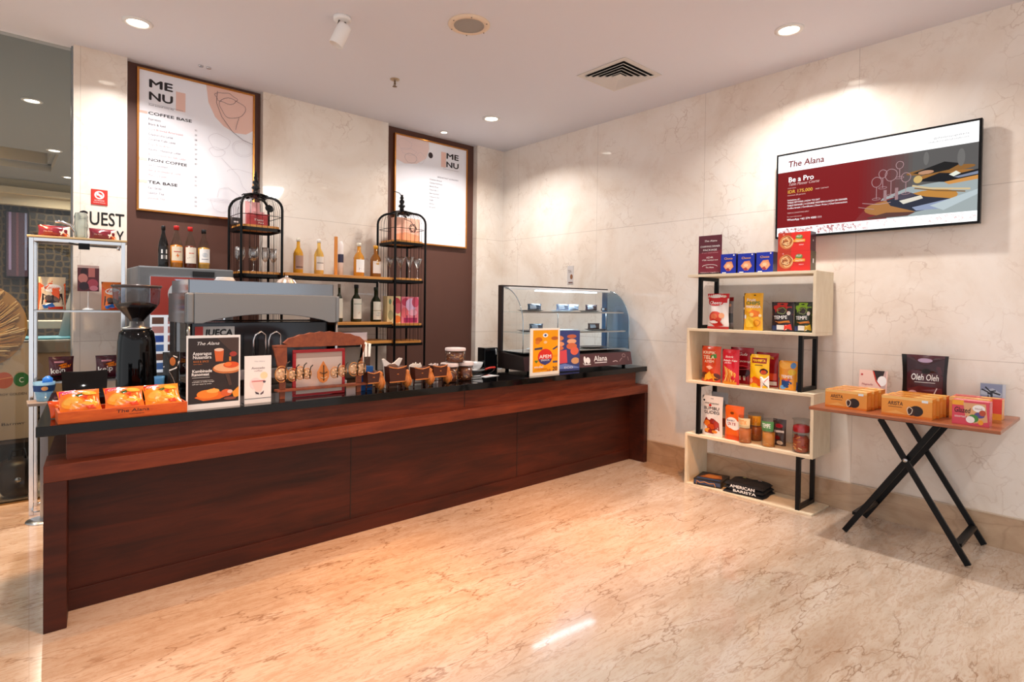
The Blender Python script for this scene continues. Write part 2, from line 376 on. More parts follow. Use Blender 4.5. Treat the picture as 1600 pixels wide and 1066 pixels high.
MB().box((X0+.085, -2.062, 0), (X1-.05, -2.02, .1), M_CWOOD).build('kick_board', ct, bevel=.002)
rs = MB(); rs.box((-4.54, -2.15, .757), (-.12, -2.11, .884), M_CRAIL); rs.slab([(-4.54, -2.11), (-4.5, -2.11), (-4.39, -1.1), (-4.43, -1.1)], .757, .884, M_CWOOD); rs.slab([(-4.6, -2.0), (-4.5, -2.0), (-4.40, -1.1), (-4.5, -1.1)], .68, .7565, M_CWOOD); rs.box((-2.216, -2.1515, .757), (-2.211, -2.15, .884), jn)
rs.box((-4.39, -1.14, .0), (-.12, -1.1, .884), M_CWOOD); rs.build('riser', ct)
tag(MB().slab([(-4.655, -2.203), (-.006, -2.203), (-.006, -1.0), (-4.530, -1.0)], .885, .932, M_GRAN).build('worktop', bevel=.002), 'long polished black stone worktop running along the counter', 'worktop')
ZT = .9325
# ------------------------------------------------------------------ ceiling fittings
def downlight(x, y, label, r=.075, group=None, z=CEIL):
    t = thing('downlight', label, 'ceiling light', (x, y, z), group=group)
    MB().lathe([(r*.86, 0), (r*1.25, 0), (r*1.25, -.006), (r*.92, -.012), (r*.86, -.004)], mat('#e9e6e2', .4), 32, closed=False).build('trim_ring', t)
    MB().lathe([(r*.86, -.004), (.0, -.004)], mat('#fff4e2', .5, emit=9), 32, closed=False).build('diffuser', t)
    return t
downlight(-4.046, -.743, 'round recessed ceiling downlight above the left menu board')
downlight(-.675, -3.795, 'round recessed ceiling downlight above the television')
downlight(-.947, -.89, 'round recessed ceiling downlight near the far room corner')
downlight(-1.03, -.16, 'tiny recessed ceiling downlight right above the right menu board', .04)
p = (-4.518, 1.834), (-4.211, 4.058), (-3.92, 5.969)
for (x, y), lb in zip(p, ('nearest recessed ceiling downlight seen through the glass screen', 'middle recessed ceiling downlight seen through the glass screen', 'farthest recessed ceiling downlight seen through the glass screen')):
    downlight(x, y, lb, .07)
t = thing('twin_sensor', 'two tiny chrome eyelets on the ceiling above the left menu board', 'sensor', (-3.495, -.243, CEIL))
for dx in (-.03, .03): MB().lathe([(.006, 0), (.02, 0), (.018, -.01), (.006, -.006)], M_CHROME, 16, (dx, 0, 0), closed=False).build('eyelet', t)
t = thing('ceiling_speaker', 'round ceiling speaker with a beige rim and grey grille', 'speaker', (-2.341, -2.319, CEIL))
MB().lathe([(.105, 0), (.145, 0), (.145, -.008), (.118, -.02), (.105, -.012)], mat('#e9d2b8', .5), 40, closed=False).build('rim', t)
MB().lathe([(.108, -.010), (.0, -.012)], mat('#a39c94', .8), 40, closed=False).build('grille', t)
for k in range(6): MB().lathe([(.005, -.017), (.003, -.021)], mat('#7a6a5a', .4), 8, (.131*cos(k*pi/3), .131*sin(k*pi/3), 0)).build('screw', t)
t = thing('sprinkler_head', 'small brass fire sprinkler hanging from the ceiling', 'sprinkler', (-2.212, -1.102, CEIL))
MB().lathe([(.04, 0), (.04, -.006), (.012, -.014)], mat('#b9a58c', .35, .8), 20).build('escutcheon', t)
MB().tube([(0, 0, -.012), (0, 0, -.045)], .008, mat('#8c7660', .35, .8)).tube([(0,.01,-.03),(0,.016,-.045),(0,0,-.062)], .003, mat('#8c7660', .35, .8)).tube([(0,-.01,-.03),(0,-.016,-.045),(0,0,-.062)], .003, mat('#8c7660', .35, .8)).build('frame', t)
MB().lathe([(.02, -.062), (.02, -.065)], mat('#8c7660', .35, .8), 12).build('deflector', t)
# track spot
t = thing('ceiling_spotlight', 'white cylindrical spotlight on a bracket under the ceiling', 'spotlight', (-3.028, -1.80, CEIL))
MB().lathe([(.058, 0), (.058, -.022), (.05, -.026)], M_WHITE, 28).build('base', t)
MB().tube([(-.02, 0, -.022), (-.028, 0, -.05), (-.02, -.02, -.085)], .006, mat('#5b5048', .4, .5)).tube([(.02, 0, -.022), (.028, -.0, -.05), (.02, -.02, -.085)], .006, mat('#5b5048', .4, .5)).build('bracket', t)
hd = MB(); hd.T = Matrix.Translation((0, -.025, -.085)) @ Matrix.Rotation(R(-28), 4, 'Z') @ Matrix.Rotation(R(24), 4, 'Y')
hd.lathe([(.02, .03), (.044, .022), (.047, 0), (.047, -.125), (.044, -.128), (.04, -.1), (.0, -.1)], M_WHITE, 28); hd.build('lamp_head', t)
# air diffuser
t = thing('ceiling_vent', 'square white air diffuser with dark concentric louvres on the ceiling', 'air vent', (-.893, -2.495, CEIL))
MB().box((-.2, -.2, -.0015), (.2, .2, -.0005), mat('#0a0909', .9)).build('duct_opening', t)
def ring_frame(mb, r0, r1, z0, z1, m):
    """square mitred louvre: outer half size r0 at z0, inner r1 at z1"""
    vs = []
    for r, z in ((r0, z0), (r1, z1), (r1, z1+.004), (r0, z0+.004)):
        vs += [(-r, -r, z), (r, -r, z), (r, r, z), (-r, r, z)]
    fs = [(a*4+k, a*4+(k+1) % 4, ((a+1) % 4)*4+(k+1) % 4, ((a+1) % 4)*4+k) for a in range(4) for k in range(4)]
    mb.add(vs, fs, m)
M_VENT = mat('#d9d4cf', .5)
mb = MB(); ring_frame(mb, .25, .205, -.006, -.006, M_VENT); mb.build('frame', t)
for r in (.205, .165, .125, .085):
    mb = MB(); ring_frame(mb, r-.008, r-.036, -.024+.0, -.008, M_VENT); mb.build('louvre', t)
MB().box((-.042, -.042, -.02), (.042, .042, -.014), M_VENT).build('centre_plate', t)

# ------------------------------------------------------------------ menu boards
PK = mat('#ecc4b6', .6); INK = mat('#241c20', .6); GR = mat('#5d5560', .6); LG = mat('#c3bcc4', .6); RD = mat('#c98f92', .6); PW = mat('#efeef4', .45, name='menu_paper')
def squig(cx, cz, rx, rz, n=26, k=3, a=.12, ph=0, arc=2*pi):
    return [(cx+rx*cos(arc*i/n)*(1+a*sin(k*arc*i/n+ph)), cz+rz*sin(arc*i/n)*(1+a*cos(k*arc*i/n+ph))) for i in range(n+1)]
def menu(name, label, x0, x1, z0, z1, art):
    Wd, H = x1-x0, z1-z0
    t = thing(name, label, 'menu board', ((x0+x1)/2, .078, z0))
    MB().box((-Wd/2+.012, -.03, .012), (Wd/2-.012, -.001, H-.012), PW).art(flat(Wd-.024, H-.024, -.03, z0=.012), Wd, H, art).build('menu_sheet', t)
    fr = MB(); f = .016
    fr.box((-Wd/2, -.04, 0), (Wd/2, 0, f), M_GOLD).box((-Wd/2, -.04, H-f), (Wd/2, 0, H), M_GOLD)
    fr.box((-Wd/2, -.04, f), (-Wd/2+f, 0, H-f), M_GOLD).box((Wd/2-f, -.04, f), (Wd/2, 0, H-f), M_GOLD); fr.build('frame', t, bevel=.002)
L = {'al': 'l'}
a1 = [('p', [(.56, 1), (1, 1), (1, .72), (.93, .68), (.82, .675), (.72, .71), (.64, .77), (.58, .87)], PK), ('r', .30, .755, .38, .895, PK),
      ('t', 'ME', .075, .885, .058, INK, {'al': 'l', 'bo': .03, 'w': .20}), ('t', 'NU', .075, .795, .058, INK, {'al': 'l', 'bo': .03, 'w': .20}),
      ('l', [(.075, .768), (.2, .765), (.36, .762)], .002, GR), ('t', 'fresh brewed every day', .08, .752, .012, GR, L),
      ('r', .0, .688, .07, .706, PK), ('t', 'COFFEE BASE', .075, .688, .021, INK, {'al': 'l', 'bo': .02, 'w': .36}),
      ('r', .0, .352, .07, .372, PK), ('t', 'NON COFFEE', .075, .353, .021, INK, {'al': 'l', 'bo': .02, 'w': .32}),
      ('r', .0, .192, .07, .212, PK), ('t', 'TEA BASE', .075, .193, .021, INK, {'al': 'l', 'bo': .02, 'w': .24})]
for k, (w, c) in enumerate((('Espresso', GR), ('Black & Iced', GR), ('Cold Brewed Americano', RD), ('Cappuccino Latte', GR), ('Caramel Cafe Latte', GR), ('Kopi Susu Aren', RD), ('Vanilla / Hazelnut Latte', GR), ('Butterscotch Sea Salt Latte', RD))):
    a1.append(('t', w, .075, .648-k*.036, .016, c, L)); a1.append(('t', str(22+3*k), .46, .63-k*.036, .012, GR, L))
for k, w in enumerate(('Ice Chocolate', 'Berry Strawberry Latte', 'Matcha Latte')):
    a1.append(('t', w, .075, .318-k*.036, .016, (GR, RD, RD)[k], L)); a1.append(('t', str(30+k), .46, .28-k*.032, .012, GR, L))
for k, w in enumerate(('Earl Grey', 'Lemon Tea', 'Jasmine Tea')):
    a1.append(('t', w, .075, .155-k*.036, .016, (GR, GR, RD)[k], L)); a1.append(('t', str(20+2*k), .46, .125-k*.032, .012, GR, L))
a1 += [('l', squig(.80, .86, .12, .075), .003, GR), ('l', squig(.74, .93, .1, .04, k=5), .003, GR), ('l', [(.66, .97), (.65, .88), (.7, .78), (.8, .68), (.9, .63), (1, .61)], .0035, GR),
       ('l', [(.86, .8), (.84, .74), (.83, .7)], .003, GR), ('l', squig(.68, .58, .095, .06), .002, LG), ('l', squig(.66, .50, .07, .035), .002, LG), ('l', squig(.9, .56, .1, .062, a=.03), .002, LG),
       ('l', squig(.9, .56, .085, .05, a=.03), .0015, LG), ('l', [(.7, .46), (.78, .4), (.86, .34), (.9, .26), (.98, .2)], .002, LG), ('l', squig(.88, .36, .12, .03, arc=pi), .002, LG),
       ('l', [(.6, .13), (.63, .06), (.7, .04), (.78, .06), (.81, .13), (.6, .13)], .002, LG), ('l', [(.66, .15), (.68, .22), (.76, .24), (.86, .19), (.93, .13)], .002, LG), ('l', squig(.7, .13, .13, .012, a=0), .002, LG)]
menu('menu_board', 'larger white menu board with copper frame on the left brown bay', -3.926, -3.004, 2.252, 3.422, a1)
a2 = [('p', [(0, 1), (.44, 1), (.45, .93), (.41, .83), (.28, .76), (.12, .74), (0, .77)], mat('#eed5cf', .6)), ('e', .47, .87, .032, .029, mat('#33262a', .5)), ('r', .62, .78, .69, .93, PK),
      ('t', 'ME', .69, .875, .055, INK, {'al': 'l', 'bo': .03, 'w': .19}), ('t', 'NU', .69, .79, .055, INK, {'al': 'l', 'bo': .03, 'w': .19}), ('l', [(.65, .765), (.88, .765)], .002, GR),
      ('t', 'BREAKFAST & PASTRY', .57, .665, .014, GR, {'al': 'l', 'w': .31})]
for k, w in enumerate(('Croissant Almond', 'Chicken Puff Pastry', 'Banana Bread', 'Danish Berry', 'Beef Sandwich', 'Cinnamon Roll', 'Muffin', 'Donuts', 'Brownies')):
    a2.append(('t', w, .46, .63-k*.034, .014, GR, L))
a2 += [('l', squig(.12, .92, .09, .05), .002, LG), ('l', squig(.2, .80, .08, .045, a=.05), .002, GR), ('l', squig(.17, .86, .1, .03, k=5), .002, LG), ('l', squig(.33, .82, .06, .05, k=4), .002, LG),
       ('l', [(.2, .52), (.16, .47), (.1, .46), (.04, .42), (0, .41)], .002, LG), ('l', [(.16, .45), (.23, .47), (.27, .42)], .002, LG),
       ('l', squig(.62, .14, .1, .06), .002, LG), ('l', squig(.62, .14, .05, .035, a=.04), .002, LG), ('l', squig(.82, .09, .13, .045, a=.06), .002, LG), ('l', squig(.84, .09, .05, .025, a=.2, k=6), .002, LG), ('l', squig(.92, .18, .07, .05), .002, LG), ('l', squig(.46, .1, .07, .07, k=5), .002, LG)]
menu('menu_board', 'smaller white menu board with copper frame on the right brown bay', -1.538, -.541, 2.197, 3.388, a2)
# signs on the left marble pier
a = at(142, 295, 'y', 0); b_ = at(168, 322, 'y', 0); Wd, H = b_.x-a.x, a.z-b_.z
o = MB().box((-Wd/2, -.006, 0), (Wd/2, 0, H), mat('#b52a22', .4)).art(flat(Wd, H, -.006), Wd, H, [('r', .06, .05, .94, .95, mat('#c23227', .4)), ('e', .5, .64, .30, .26, M_WHITE), ('e', .5, .64, .21, .185, mat('#c23227', .4)),
    ('l', [(.3, .80), (.7, .48)], .014, M_WHITE), ('r', .32, .61, .66, .67, M_WHITE), ('t', 'NO SMOKING', .5, .25, .08, M_WHITE, {'w': .6}), ('t', 'DILARANG MEROKOK', .5, .13, .05, M_WHITE, {'w': .7})]).build('no_smoking_sign', loc=((a.x+b_.x)/2, 0, b_.z))
tag(o, 'small square red no smoking sign on the left marble pier', 'sign')
a = at(119, 352, 'y', 0); b_ = at(195, 352, 'y', 0); c_ = at(157, 331, 'y', 0); Wd, H = b_.x-a.x, c_.z-(a.z+b_.z)/2
o = MB().art(flat(Wd, 1, 0), Wd, 1, [('t', 'GUEST', .5, 0, H, mat('#151314', .4), {'w': .98, 'bo': .012}), ('t', 'ALLEY', .62, -.135, H, mat('#151314', .4), {'w': .72, 'bo': .012})], off0=.002).build('wall_lettering', loc=((a.x+b_.x)/2, 0, (a.z+b_.z)/2))
tag(o, 'black wall lettering reading GUEST on the left marble pier', 'lettering')

# ------------------------------------------------------------------ television
TVY0, TVY1, TVZ0, TVZ1 = -3.467, -4.772, 2.078, 2.752
Wd, H = TVY0-TVY1, TVZ1-TVZ0
t = thing('television', 'wall-mounted flat television showing a red table manner course slide', 'television', (0, (TVY0+TVY1)/2, TVZ0), FACE_L)
MB().box((-Wd/2, -.085, 0), (Wd/2, -.045, H), M_BLACK).build('housing', t, bevel=.003)
MB().box((-.3, -.0445, .15), (.3, -.001, H-.15), M_BLACK).build('wall_bracket', t)
def scr(h, e=.85):
    m = mat(h, .3, 0, emit=e, name='screen_'+h.strip('#')); m.node_tree.nodes['Principled BSDF'].inputs['Base Color'].default_value = (.004, .004, .004, 1); m.node_tree.nodes['Principled BSDF'].inputs['Specular IOR Level'].default_value = .12; return m
WHT = scr('#ffffff', 1.05)
DR = scr('#7c1216'); w2, h2 = Wd-.03, H-.03
I = [('r', 0, 0, 1, 1, WHT), ('r', 0, .105, 1, .79, DR)]
# photograph on the slide: laid table fading out of the red
for k in range(14): # blend strips
    f = k/13; c = tuple(int(p+(q-p)*f) for p, q in zip((124, 18, 22), (92, 84, 82))); I.append(('r', .44+k*.02, .105, .46+k*.02, .79, scr('#%02x%02x%02x' % c)))
I += [('r', .72, .105, 1, .79, scr('#5a5857')), ('p', [(.5, .105), (1, .105), (1, .46), (.86, .44), (.7, .42), (.58, .33)], scr('#9ba5a6')), ('p', [(.44, .105), (.6, .105), (.66, .34), (.56, .3), (.48, .2)], scr('#7d2b2c')),
      ('e', .64, .22, .15, .085, scr('#a6713f')), ('e', .8, .29, .12, .075, scr('#b9813c')), ('p', [(.6, .3), (.7, .36), (.78, .3), (.9, .25), (.86, .18), (.74, .15), (.62, .24)], scr('#2c2f3d')),
      ('p', [(.72, .2), (.88, .25), (.9, .21), (.84, .16), (.74, .16)], scr('#8c97b3')), ('p', [(.63, .34), (.7, .375), (.74, .33), (.67, .29)], scr('#4a4350')), ('p', [(.66, .285), (.76, .32), (.77, .285), (.68, .245)], scr('#d9d2c4')),
      ('e', .87, .5, .128, .04, scr('#9c6a32')), ('e', .84, .56, .15, .035, scr('#8a5f30')), ('p', [(.74, .47), (.84, .53), (.93, .5), (1, .52), (1, .45), (.86, .43)], scr('#17181d')), ('p', [(.72, .56), (.86, .64), (.93, .6), (.88, .55), (.78, .53)], scr('#1b1b1c')),
      ('e', .78, .555, .035, .02, scr('#b88a6c')), ('p', [(.9, .47), (1, .5), (1, .47), (.92, .455)], scr('#7c8499')), ('p', [(.8, .2), (1, .32), (1, .27), (.86, .14)], scr('#b4c0c4')), ('p', [(.5, .13), (.6, .17), (.74, .15), (.7, .115), (.52, .115)], scr('#5a3a34')), ('l', [(.48, .3), (.56, .27), (.62, .28)], .004, scr('#b09090')), ('l', [(.46, .26), (.54, .22)], .004, scr('#a88484')), ('e', .93, .66, .016, .09, scr('#6c6a68')), ('e', .78, .7, .012, .07, scr('#6c6a68')),
      ('p', [(.86, .43), (1, .46), (1, .42), (.88, .4)], scr('#c98c48')), ('l', [(.72, .43), (.8, .38), (.9, .35), (.97, .33)], .012, scr('#cdb68c')), ('l', [(.73, .40), (.83, .35), (.95, .31)], .008, scr('#7c5a34')), ('p', [(.88, .5), (.91, .53), (.93, .5), (.9, .475)], scr('#dfe2d4'))]
for gx, gz, s_ in ((.55, .42, 1.1), (.62, .46, 1.3), (.69, .44, 1.0), (.58, .52, .9), (.66, .6, .8)):
    gc = scr('#a9878a'); I += [('l', squig(gx, gz+.09*s_, .022*s_, .05*s_, a=.03), .004, gc), ('l', [(gx, gz+.04*s_), (gx, gz-.08*s_)], .004, gc), ('l', squig(gx, gz-.08*s_, .02, .012, a=0), .003, gc)]
I += [('r', .585, .3, .6, .42, scr('#9a7a7c')), ('r', .64, .3, .655, .43, scr('#9a7a7c')), ('e', .745, .49, .02, .04, scr('#c8a868'))]
rnd = random.Random(3); RP = scr('#a8383c'); RQ = scr('#d9a9a9')
for k in range(330):
    u = rnd.uniform(.005, .99); z = rnd.uniform(.012, .085); g = .005
    if u > .6 and rnd.random() < .35: continue
    cc = RP if u < .45 else RQ; I.append(('l', [(u, z), (u+g, z+.014), (u+2*g, z), (u+g, z-.014)][:rnd.choice((3, 4))], (.004 if u < .45 else .0025), cc))
TR = scr('#7c1e22'); TW = WHT; GY = scr('#e6c2bd')
I += [('t', 'The Alana', .062, .845, .075, TR, {'al': 'l', 'w': .21, 'sh': .08, 'bo': .022}), ('t', 'HOTEL & CONVENTION CENTER MALIOBORO', .066, .823, .012, scr('#5c5050'), {'al': 'l', 'w': .19}), ('t', 'BY ASTON', .135, .802, .012, scr('#5c5050'), {'al': 'l', 'w': .055}),
      ('t', 'Be a Pro', .065, .66, .062, TW, {'al': 'l', 'bo': .014, 'w': .15}), ('t', 'Table Manner Course', .065, .615, .036, GY, {'al': 'l', 'sh': .35, 'w': .18}), ('t', 'START FROM', .062, .578, .012, GY, L),
      ('t', 'IDR 175,000', .062, .522, .04, scr('#e8b64c'), {'al': 'l', 'bo': .012, 'w': .148}), ('t', 'nett / person', .225, .53, .02, GY, {'al': 'l', 'sh': .3}), ('t', 'minimum 20 persons', .062, .49, .018, GY, L),
      ('t', 'Inclusions of :', .062, .43, .02, TW, L), ('t', 'TABLE SETTING | HOW TO EAT', .062, .398, .02, TW, {'al': 'l', 'w': .19}), ('t', 'TABLE MANNER | 4 COURSE WESTERN LUNCH OR DINNER', .062, .363, .02, TW, {'al': 'l', 'w': .34}), ('t', 'Coffee break | Certificate | Door Prize | Chef Interaction', .062, .33, .02, TW, {'al': 'l', 'w': .34}),
      ('t', 'TERMS & CONDITIONS APPLY', .062, .272, .016, GY, {'al': 'l', 'w': .13}), ('t', 'For more information', .062, .228, .014, GY, L), ('t', 'WhatsApp +62 274 4580 111', .062, .187, .024, TW, {'al': 'l', 'w': .20}),
      ('t', '@thealanayogyakarta', .96, .885, .02, scr('#40343a'), {'al': 'r', 'w': .15}), ('t', 'malioboro.alanahotels.com', .96, .85, .02, scr('#40343a'), {'al': 'r', 'w': .17})]
MB().art(flat(w2, h2, -.0855, z0=.015), w2, h2, I, lay=.000012, off0=.0003, clip=(0, .105, 1, .79)).build('screen', t)
# ------------------------------------------------------------------ packets, boxes, cards
def bag_surf(w, h, d, kind):
    def prof(u, v):
        e = 1-abs(2*u-1)**3.2
        if kind == 'stand': f = (1-max(v, 0)**3)**.8 * (.72+.28*min(1, v*5)) if v < 1 else 0
        else: f = max(0, sin(pi*min(max(v, 0), 1)))**.55
        return max(e, 0)*f
    def f(u, v, off):
        ww = w*(1-.05*sin(pi*v)) if kind == 'stand' else w*(1-.07*sin(pi*v))
        wob = .006*sin(9*u+4*v)*sin(7*v+1)*prof(u, v)
        return ((u-.5)*ww, -d/2*prof(u, v)-off-wob, v*h)
    f.curved = True; f.prof = prof; return f
def bag(name, label, cat, P, rotz, w, h, d, base, art, kind='stand', group=None, lean=0, back=None):
    s = bag_surf(w, h, d, kind); mb = MB(); n = 12
    if lean: mb.T = Matrix.Rotation(-lean, 4, 'X')
    for sg in (0, 1):
        vs = []
        for j in range(n+1):
            for i in range(n+1):
                p = s(i/n, j/n, 0); vs.append((p[0], -p[1] if sg else p[1], p[2]))
        mb.add(vs, [(j*(n+1)+i, j*(n+1)+i+1, (j+1)*(n+1)+i+1, (j+1)*(n+1)+i) for j in range(n) for i in range(n)], (back or base) if sg else base, True)
    mb.art(s, w, h, art, lay=.0003, off0=.001)
    o = mb.build(name, loc=P, rotz=rotz); return tag(o, label, cat, group)
def carton(name, label, cat, P, rotz, w, h, d, base, art, sideart=None, topart=None, sidem=None, group=None, lean=0):
    mb = MB()
    if lean: mb.T = Matrix.Rotation(-lean, 4, 'X')
    mb.box((-w/2, -d/2, 0), (w/2, d/2, h), base)
    if sidem:
        for x in (-1, 1): mb.art(side(d, h, x*w/2, -d/2), d, h, [('r', 0, 0, 1, 1, sidem)]+(sideart or []))
    mb.art(flat(w, h, -d/2), w, h, art)
    if topart: mb.art(topf(w, d, h), w, d, topart)
    return tag(mb.build(name, loc=P, rotz=rotz), label, cat, group)
def c(h, r=.4): return mat(h, r)
def g(h): return mat(h, .22, 0)        # shiny printed foil
WH = c('#f6f2ee'); BK = c('#141214'); YE = g('#f2b21c'); OR = g('#ee6a1e'); REDF = g('#c8201c')

# ------------------------------------------------------------------ zigzag bookshelf on the right wall
SX0, SX1 = -.365, -.03; SY0, SY1 = -2.852, -3.893
ZB = [.0, .44, .893, 1.338, 1.795]
t = thing('zigzag_shelf', 'pale birch zigzag bookshelf with black metal supports against the right wall', 'shelf', (0, 0, 0))
for k, z in enumerate(ZB):
    th = .022 if k else .014
    MB().box((SX0, SY1, z-th if k else 0), (SX1, SY0, z if k else .014), M_BIRCH).build('shelf_board', t, bevel=.0015)
for k, s_ in ((3, 'r'), (2, 'l'), (1, 'r'), (0, 'l')):
    z0, z1 = ZB[k] if k else .014, ZB[k+1]-.022
    ya, yb = (SY1, SY1+.022) if s_ == 'r' else (SY0-.022, SY0)
    MB().box((SX0, ya, z0), (SX1, yb, z1), M_BIRCH).build('side_panel', t, bevel=.0015)
    yc = -2.955 if s_ == 'r' else -3.782; q = .03; fb = MB()
    xa, xb = SX0+.02, SX1-.02
    fb.box((xa, yc-q/2, z0), (xa+q, yc+q/2, z1), M_BLACK).box((xb-q, yc-q/2, z0), (xb, yc+q/2, z1), M_BLACK)
    fb.box((xa+q, yc-q/2, z0), (xb-q, yc+q/2, z0+q), M_BLACK).box((xa+q, yc-q/2, z1-q), (xb-q, yc+q/2, z1), M_BLACK)
    fb.build('metal_support', t, bevel=.002)
e_ = .0006
def sh(lv, u0, u1, vt, x): return fitx(u0, u1, vt, (ZB[lv] if lv else .014)+e_, x)
# top board
P, w, h = sh(4, 1092, 1128, 368, -.25)
t = thing('tabletop_sign', 'tall narrow maroon leaflet sign standing on the top board of the birch shelf', 'sign', P, FACE_L)
MB().box((-w/2, -.002, 0), (w/2, .002, h), c('#5a2430')).art(flat(w, h, -.002), w, h, [('p', [(0, .55), (1, .62), (1, 0), (0, 0)], c('#7a2434')), ('r', 0, 0, 1, .05, c('#2a171d')), ('t', 'The Alana', .52, .84, .045, WH, {'w': .55, 'sh': .2}), ('t', 'CHARMING DINNER', .5, .70, .045, WH, {'w': .85}), ('t', 'PACKAGE', .5, .61, .045, WH, {'w': .6}), ('t', 'for your special moment', .5, .55, .025, c('#d8a9ae'), {'w': .7}),
    ('t', 'IDR', .5, .42, .04, WH, {'w': .3}), ('t', '175K nett/person', .5, .36, .035, WH, {'w': .7}), ('l', squig(.5, .21, .32, .05, a=0, arc=pi), .003, WH), ('t', 'The Alana', .5, .17, .04, WH, {'w': .35}), ('t', 'Malioboro Yogyakarta', .5, .05, .025, c('#d8c9c9'), {'w': .8})]).build('panel', t)
MB().box((-w/2, .0025, 0), (w/2, .05, .004), mat('#e8e8ea', .1, alpha=.6)).build('foot', t)
BL = g('#1a2ca0')
for k, (u0, u1, vt, lb, x) in enumerate(((1126.5, 1150, 397, 'leftmost of the three blue cookie cartons on the top board', -.30), (1153, 1179, 396, 'middle of the three blue cookie cartons on the top board', -.30), (1182, 1208, 394, 'rightmost of the three blue cookie cartons, next to the red boxes', -.30))):
    P, w, h = sh(4, u0, u1, vt, x)
    P.x += .045
    carton('cookie_carton', lb, 'carton', P, FACE_L, w, h, .09, BL, [('t', 'Choco', .5, .72, .11, g('#e0a83c'), {'w': .55, 'bo': .014}), ('p', [(.18, .38), (.4, .6), (.72, .62), (.85, .35), (.62, .14), (.4, .14)], g('#d98a5c')), ('e', .52, .38, .26, .17, g('#e8a678')), ('p', [(.3, .22), (.5, .3), (.62, .18), (.5, .12)], g('#9c3340')), ('e', .5, .4, .13, .08, g('#f0c8a0')), ('r', .1, .04, .35, .08, WH), ('r', .82, .9, .9, .96, WH)],
           sidem=g('#201a3c'), group='blue cookie cartons on the top board')
RB = g('#d8281c')
def pastry(k): return [('r', .0, 0, .42, 1, g('#b8361c')), ('e', .27, .5, .22, .36, g('#c98048'))]+[('l', squig(.27+.05*cos(a), .5+.08*sin(a), .15-.02*k_, .26-.05*k_, a=.1, ph=k_), .006, g(('#f0c890', '#8a4422')[k_ % 2])) for k_, a in enumerate((0, 1.2, 2.4, 3.7, 5))]+[('e', .66, .74, .11, .12, g('#6a8a3a')), ('t', 'FRUIT', .66, .72, .10, WH, {'w': .16}), ('p', [(.45, .5), (.56, .66), (.84, .6), (.84, .48), (.6, .46)], g('#f2a03a')), ('t', 'PASTRY', .68, .49, .08, WH, {'w': .24}), ('t', 'PREMIUM', .73, .3, .05, WH, {'w': .14}), ('t', 'SK', .18, .88, .05, WH)]
P, w, h = sh(4, 1214.5, 1266, 393, -.33); hh = h
P.x += .05; carton('pastry_box', 'red pastry box, lower of the stacked pair on the top board', 'box', P, FACE_L, w, h, .1, RB, pastry(0), sidem=g('#5a4a30'), sideart=[('r', .4, .4, .62, .62, WH)])
P2 = P.copy(); P2.z += hh+e_; a = at(1240, 363, 'x', -.33).z
carton('pastry_box', 'red pastry box, upper one of the stacked pair below the television', 'box', P2, FACE_L, w*.98, a-P2.z, .1, RB, pastry(1), sidem=g('#4a1420'), sideart=[('t', 'SK', .5, .5, .1, WH)])
# second level: tall packets
P, w, h = sh(3, 1106, 1140, 459, -.30)
bag('snack_pouch', 'white and red puffed snack packet, leftmost on the second shelf', 'snack packet', P, FACE_L, w, h, .05, g('#efe6e0'), [('r', 0, .86, 1, 1, g('#c81e22')), ('r', .06, .74, .94, .86, g('#c81e22')), ('e', .42, .73, .36, .075, g('#c81e22')), ('t', 'Cheesy', .42, .70, .09, WH, {'w': .6, 'bo': .014, 'sh': .15}), ('t', 'snack', .5, .9, .03, WH, {'w': .25}), ('e', .8, .92, .09, .035, g('#e8c8b8')), ('e', .42, .33, .32, .17, g('#e0503a')), ('e', .36, .36, .16, .08, g('#f08058')), ('p', [(.12, .18), (.3, .3), (.66, .2), (.8, .1), (.4, .06)], g('#c83028')), ('e', .72, .38, .13, .08, g('#f0a878')), ('e', .34, .2, .2, .04, WH), ('r', 0, 0, 1, .07, g('#b81e20'))], 'pillow', back=g('#9a8a82'))
P, w, h = sh(3, 1138, 1145, 463, -.22)
bag('snack_pouch', 'dark grey packet edge behind the white and red snack packet', 'snack packet', Vector((P.x, P.y+.03, P.z)), FACE_L, .12, h*.97, .04, g('#8a7a74'), [('r', 0, .88, 1, 1, g('#8a1e1e')), ('e', .8, .75, .1, .05, g('#e0a080')), ('r', .6, .2, 1, .5, g('#4a4440'))], 'pillow')
P, w, h = sh(3, 1163, 1193, 458, -.30)
bag('snack_pouch', 'bright yellow mango chip pouch in the middle of the second shelf', 'snack packet', P, FACE_L, w, h, .045, YE, [('t', 'Fruit', .4, .78, .08, WH, {'w': .5, 'bo': .014}), ('t', 'CHIPS', .5, .69, .09, g('#1c7a4a'), {'w': .75, 'bo': .014}), ('t', 'MANGGA', .52, .60, .07, WH, {'w': .8, 'bo': .014}), ('e', .58, .94, .05, .015, BK), ('p', [(.15, .5), (.5, .56), (.88, .5), (.86, .38), (.4, .34)], g('#e87818')), ('e', .46, .42, .12, .05, g('#f0c060')), ('p', [(.12, .32), (.34, .38), (.62, .32), (.58, .1), (.2, .08)], g('#f8c83c')), ('e', .76, .2, .2, .12, g('#f0a018')), ('l', squig(.76, .2, .13, .08), .004, g('#b86808')), ('e', .1, .36, .07, .06, WH), ('e', .9, .4, .07, .04, g('#f8dca0'))])
P, w, h = sh(3, 1161.5, 1166, 462, -.2)
bag('snack_pouch', 'dark blue packet edge standing behind the yellow mango chip pouch', 'snack packet', Vector((P.x, P.y-.055, P.z)), FACE_L, .13, h*.98, .03, g('#2a3560'), [('r', 0, .6, 1, .66, WH), ('r', 0, .3, 1, .34, g('#c83830'))])
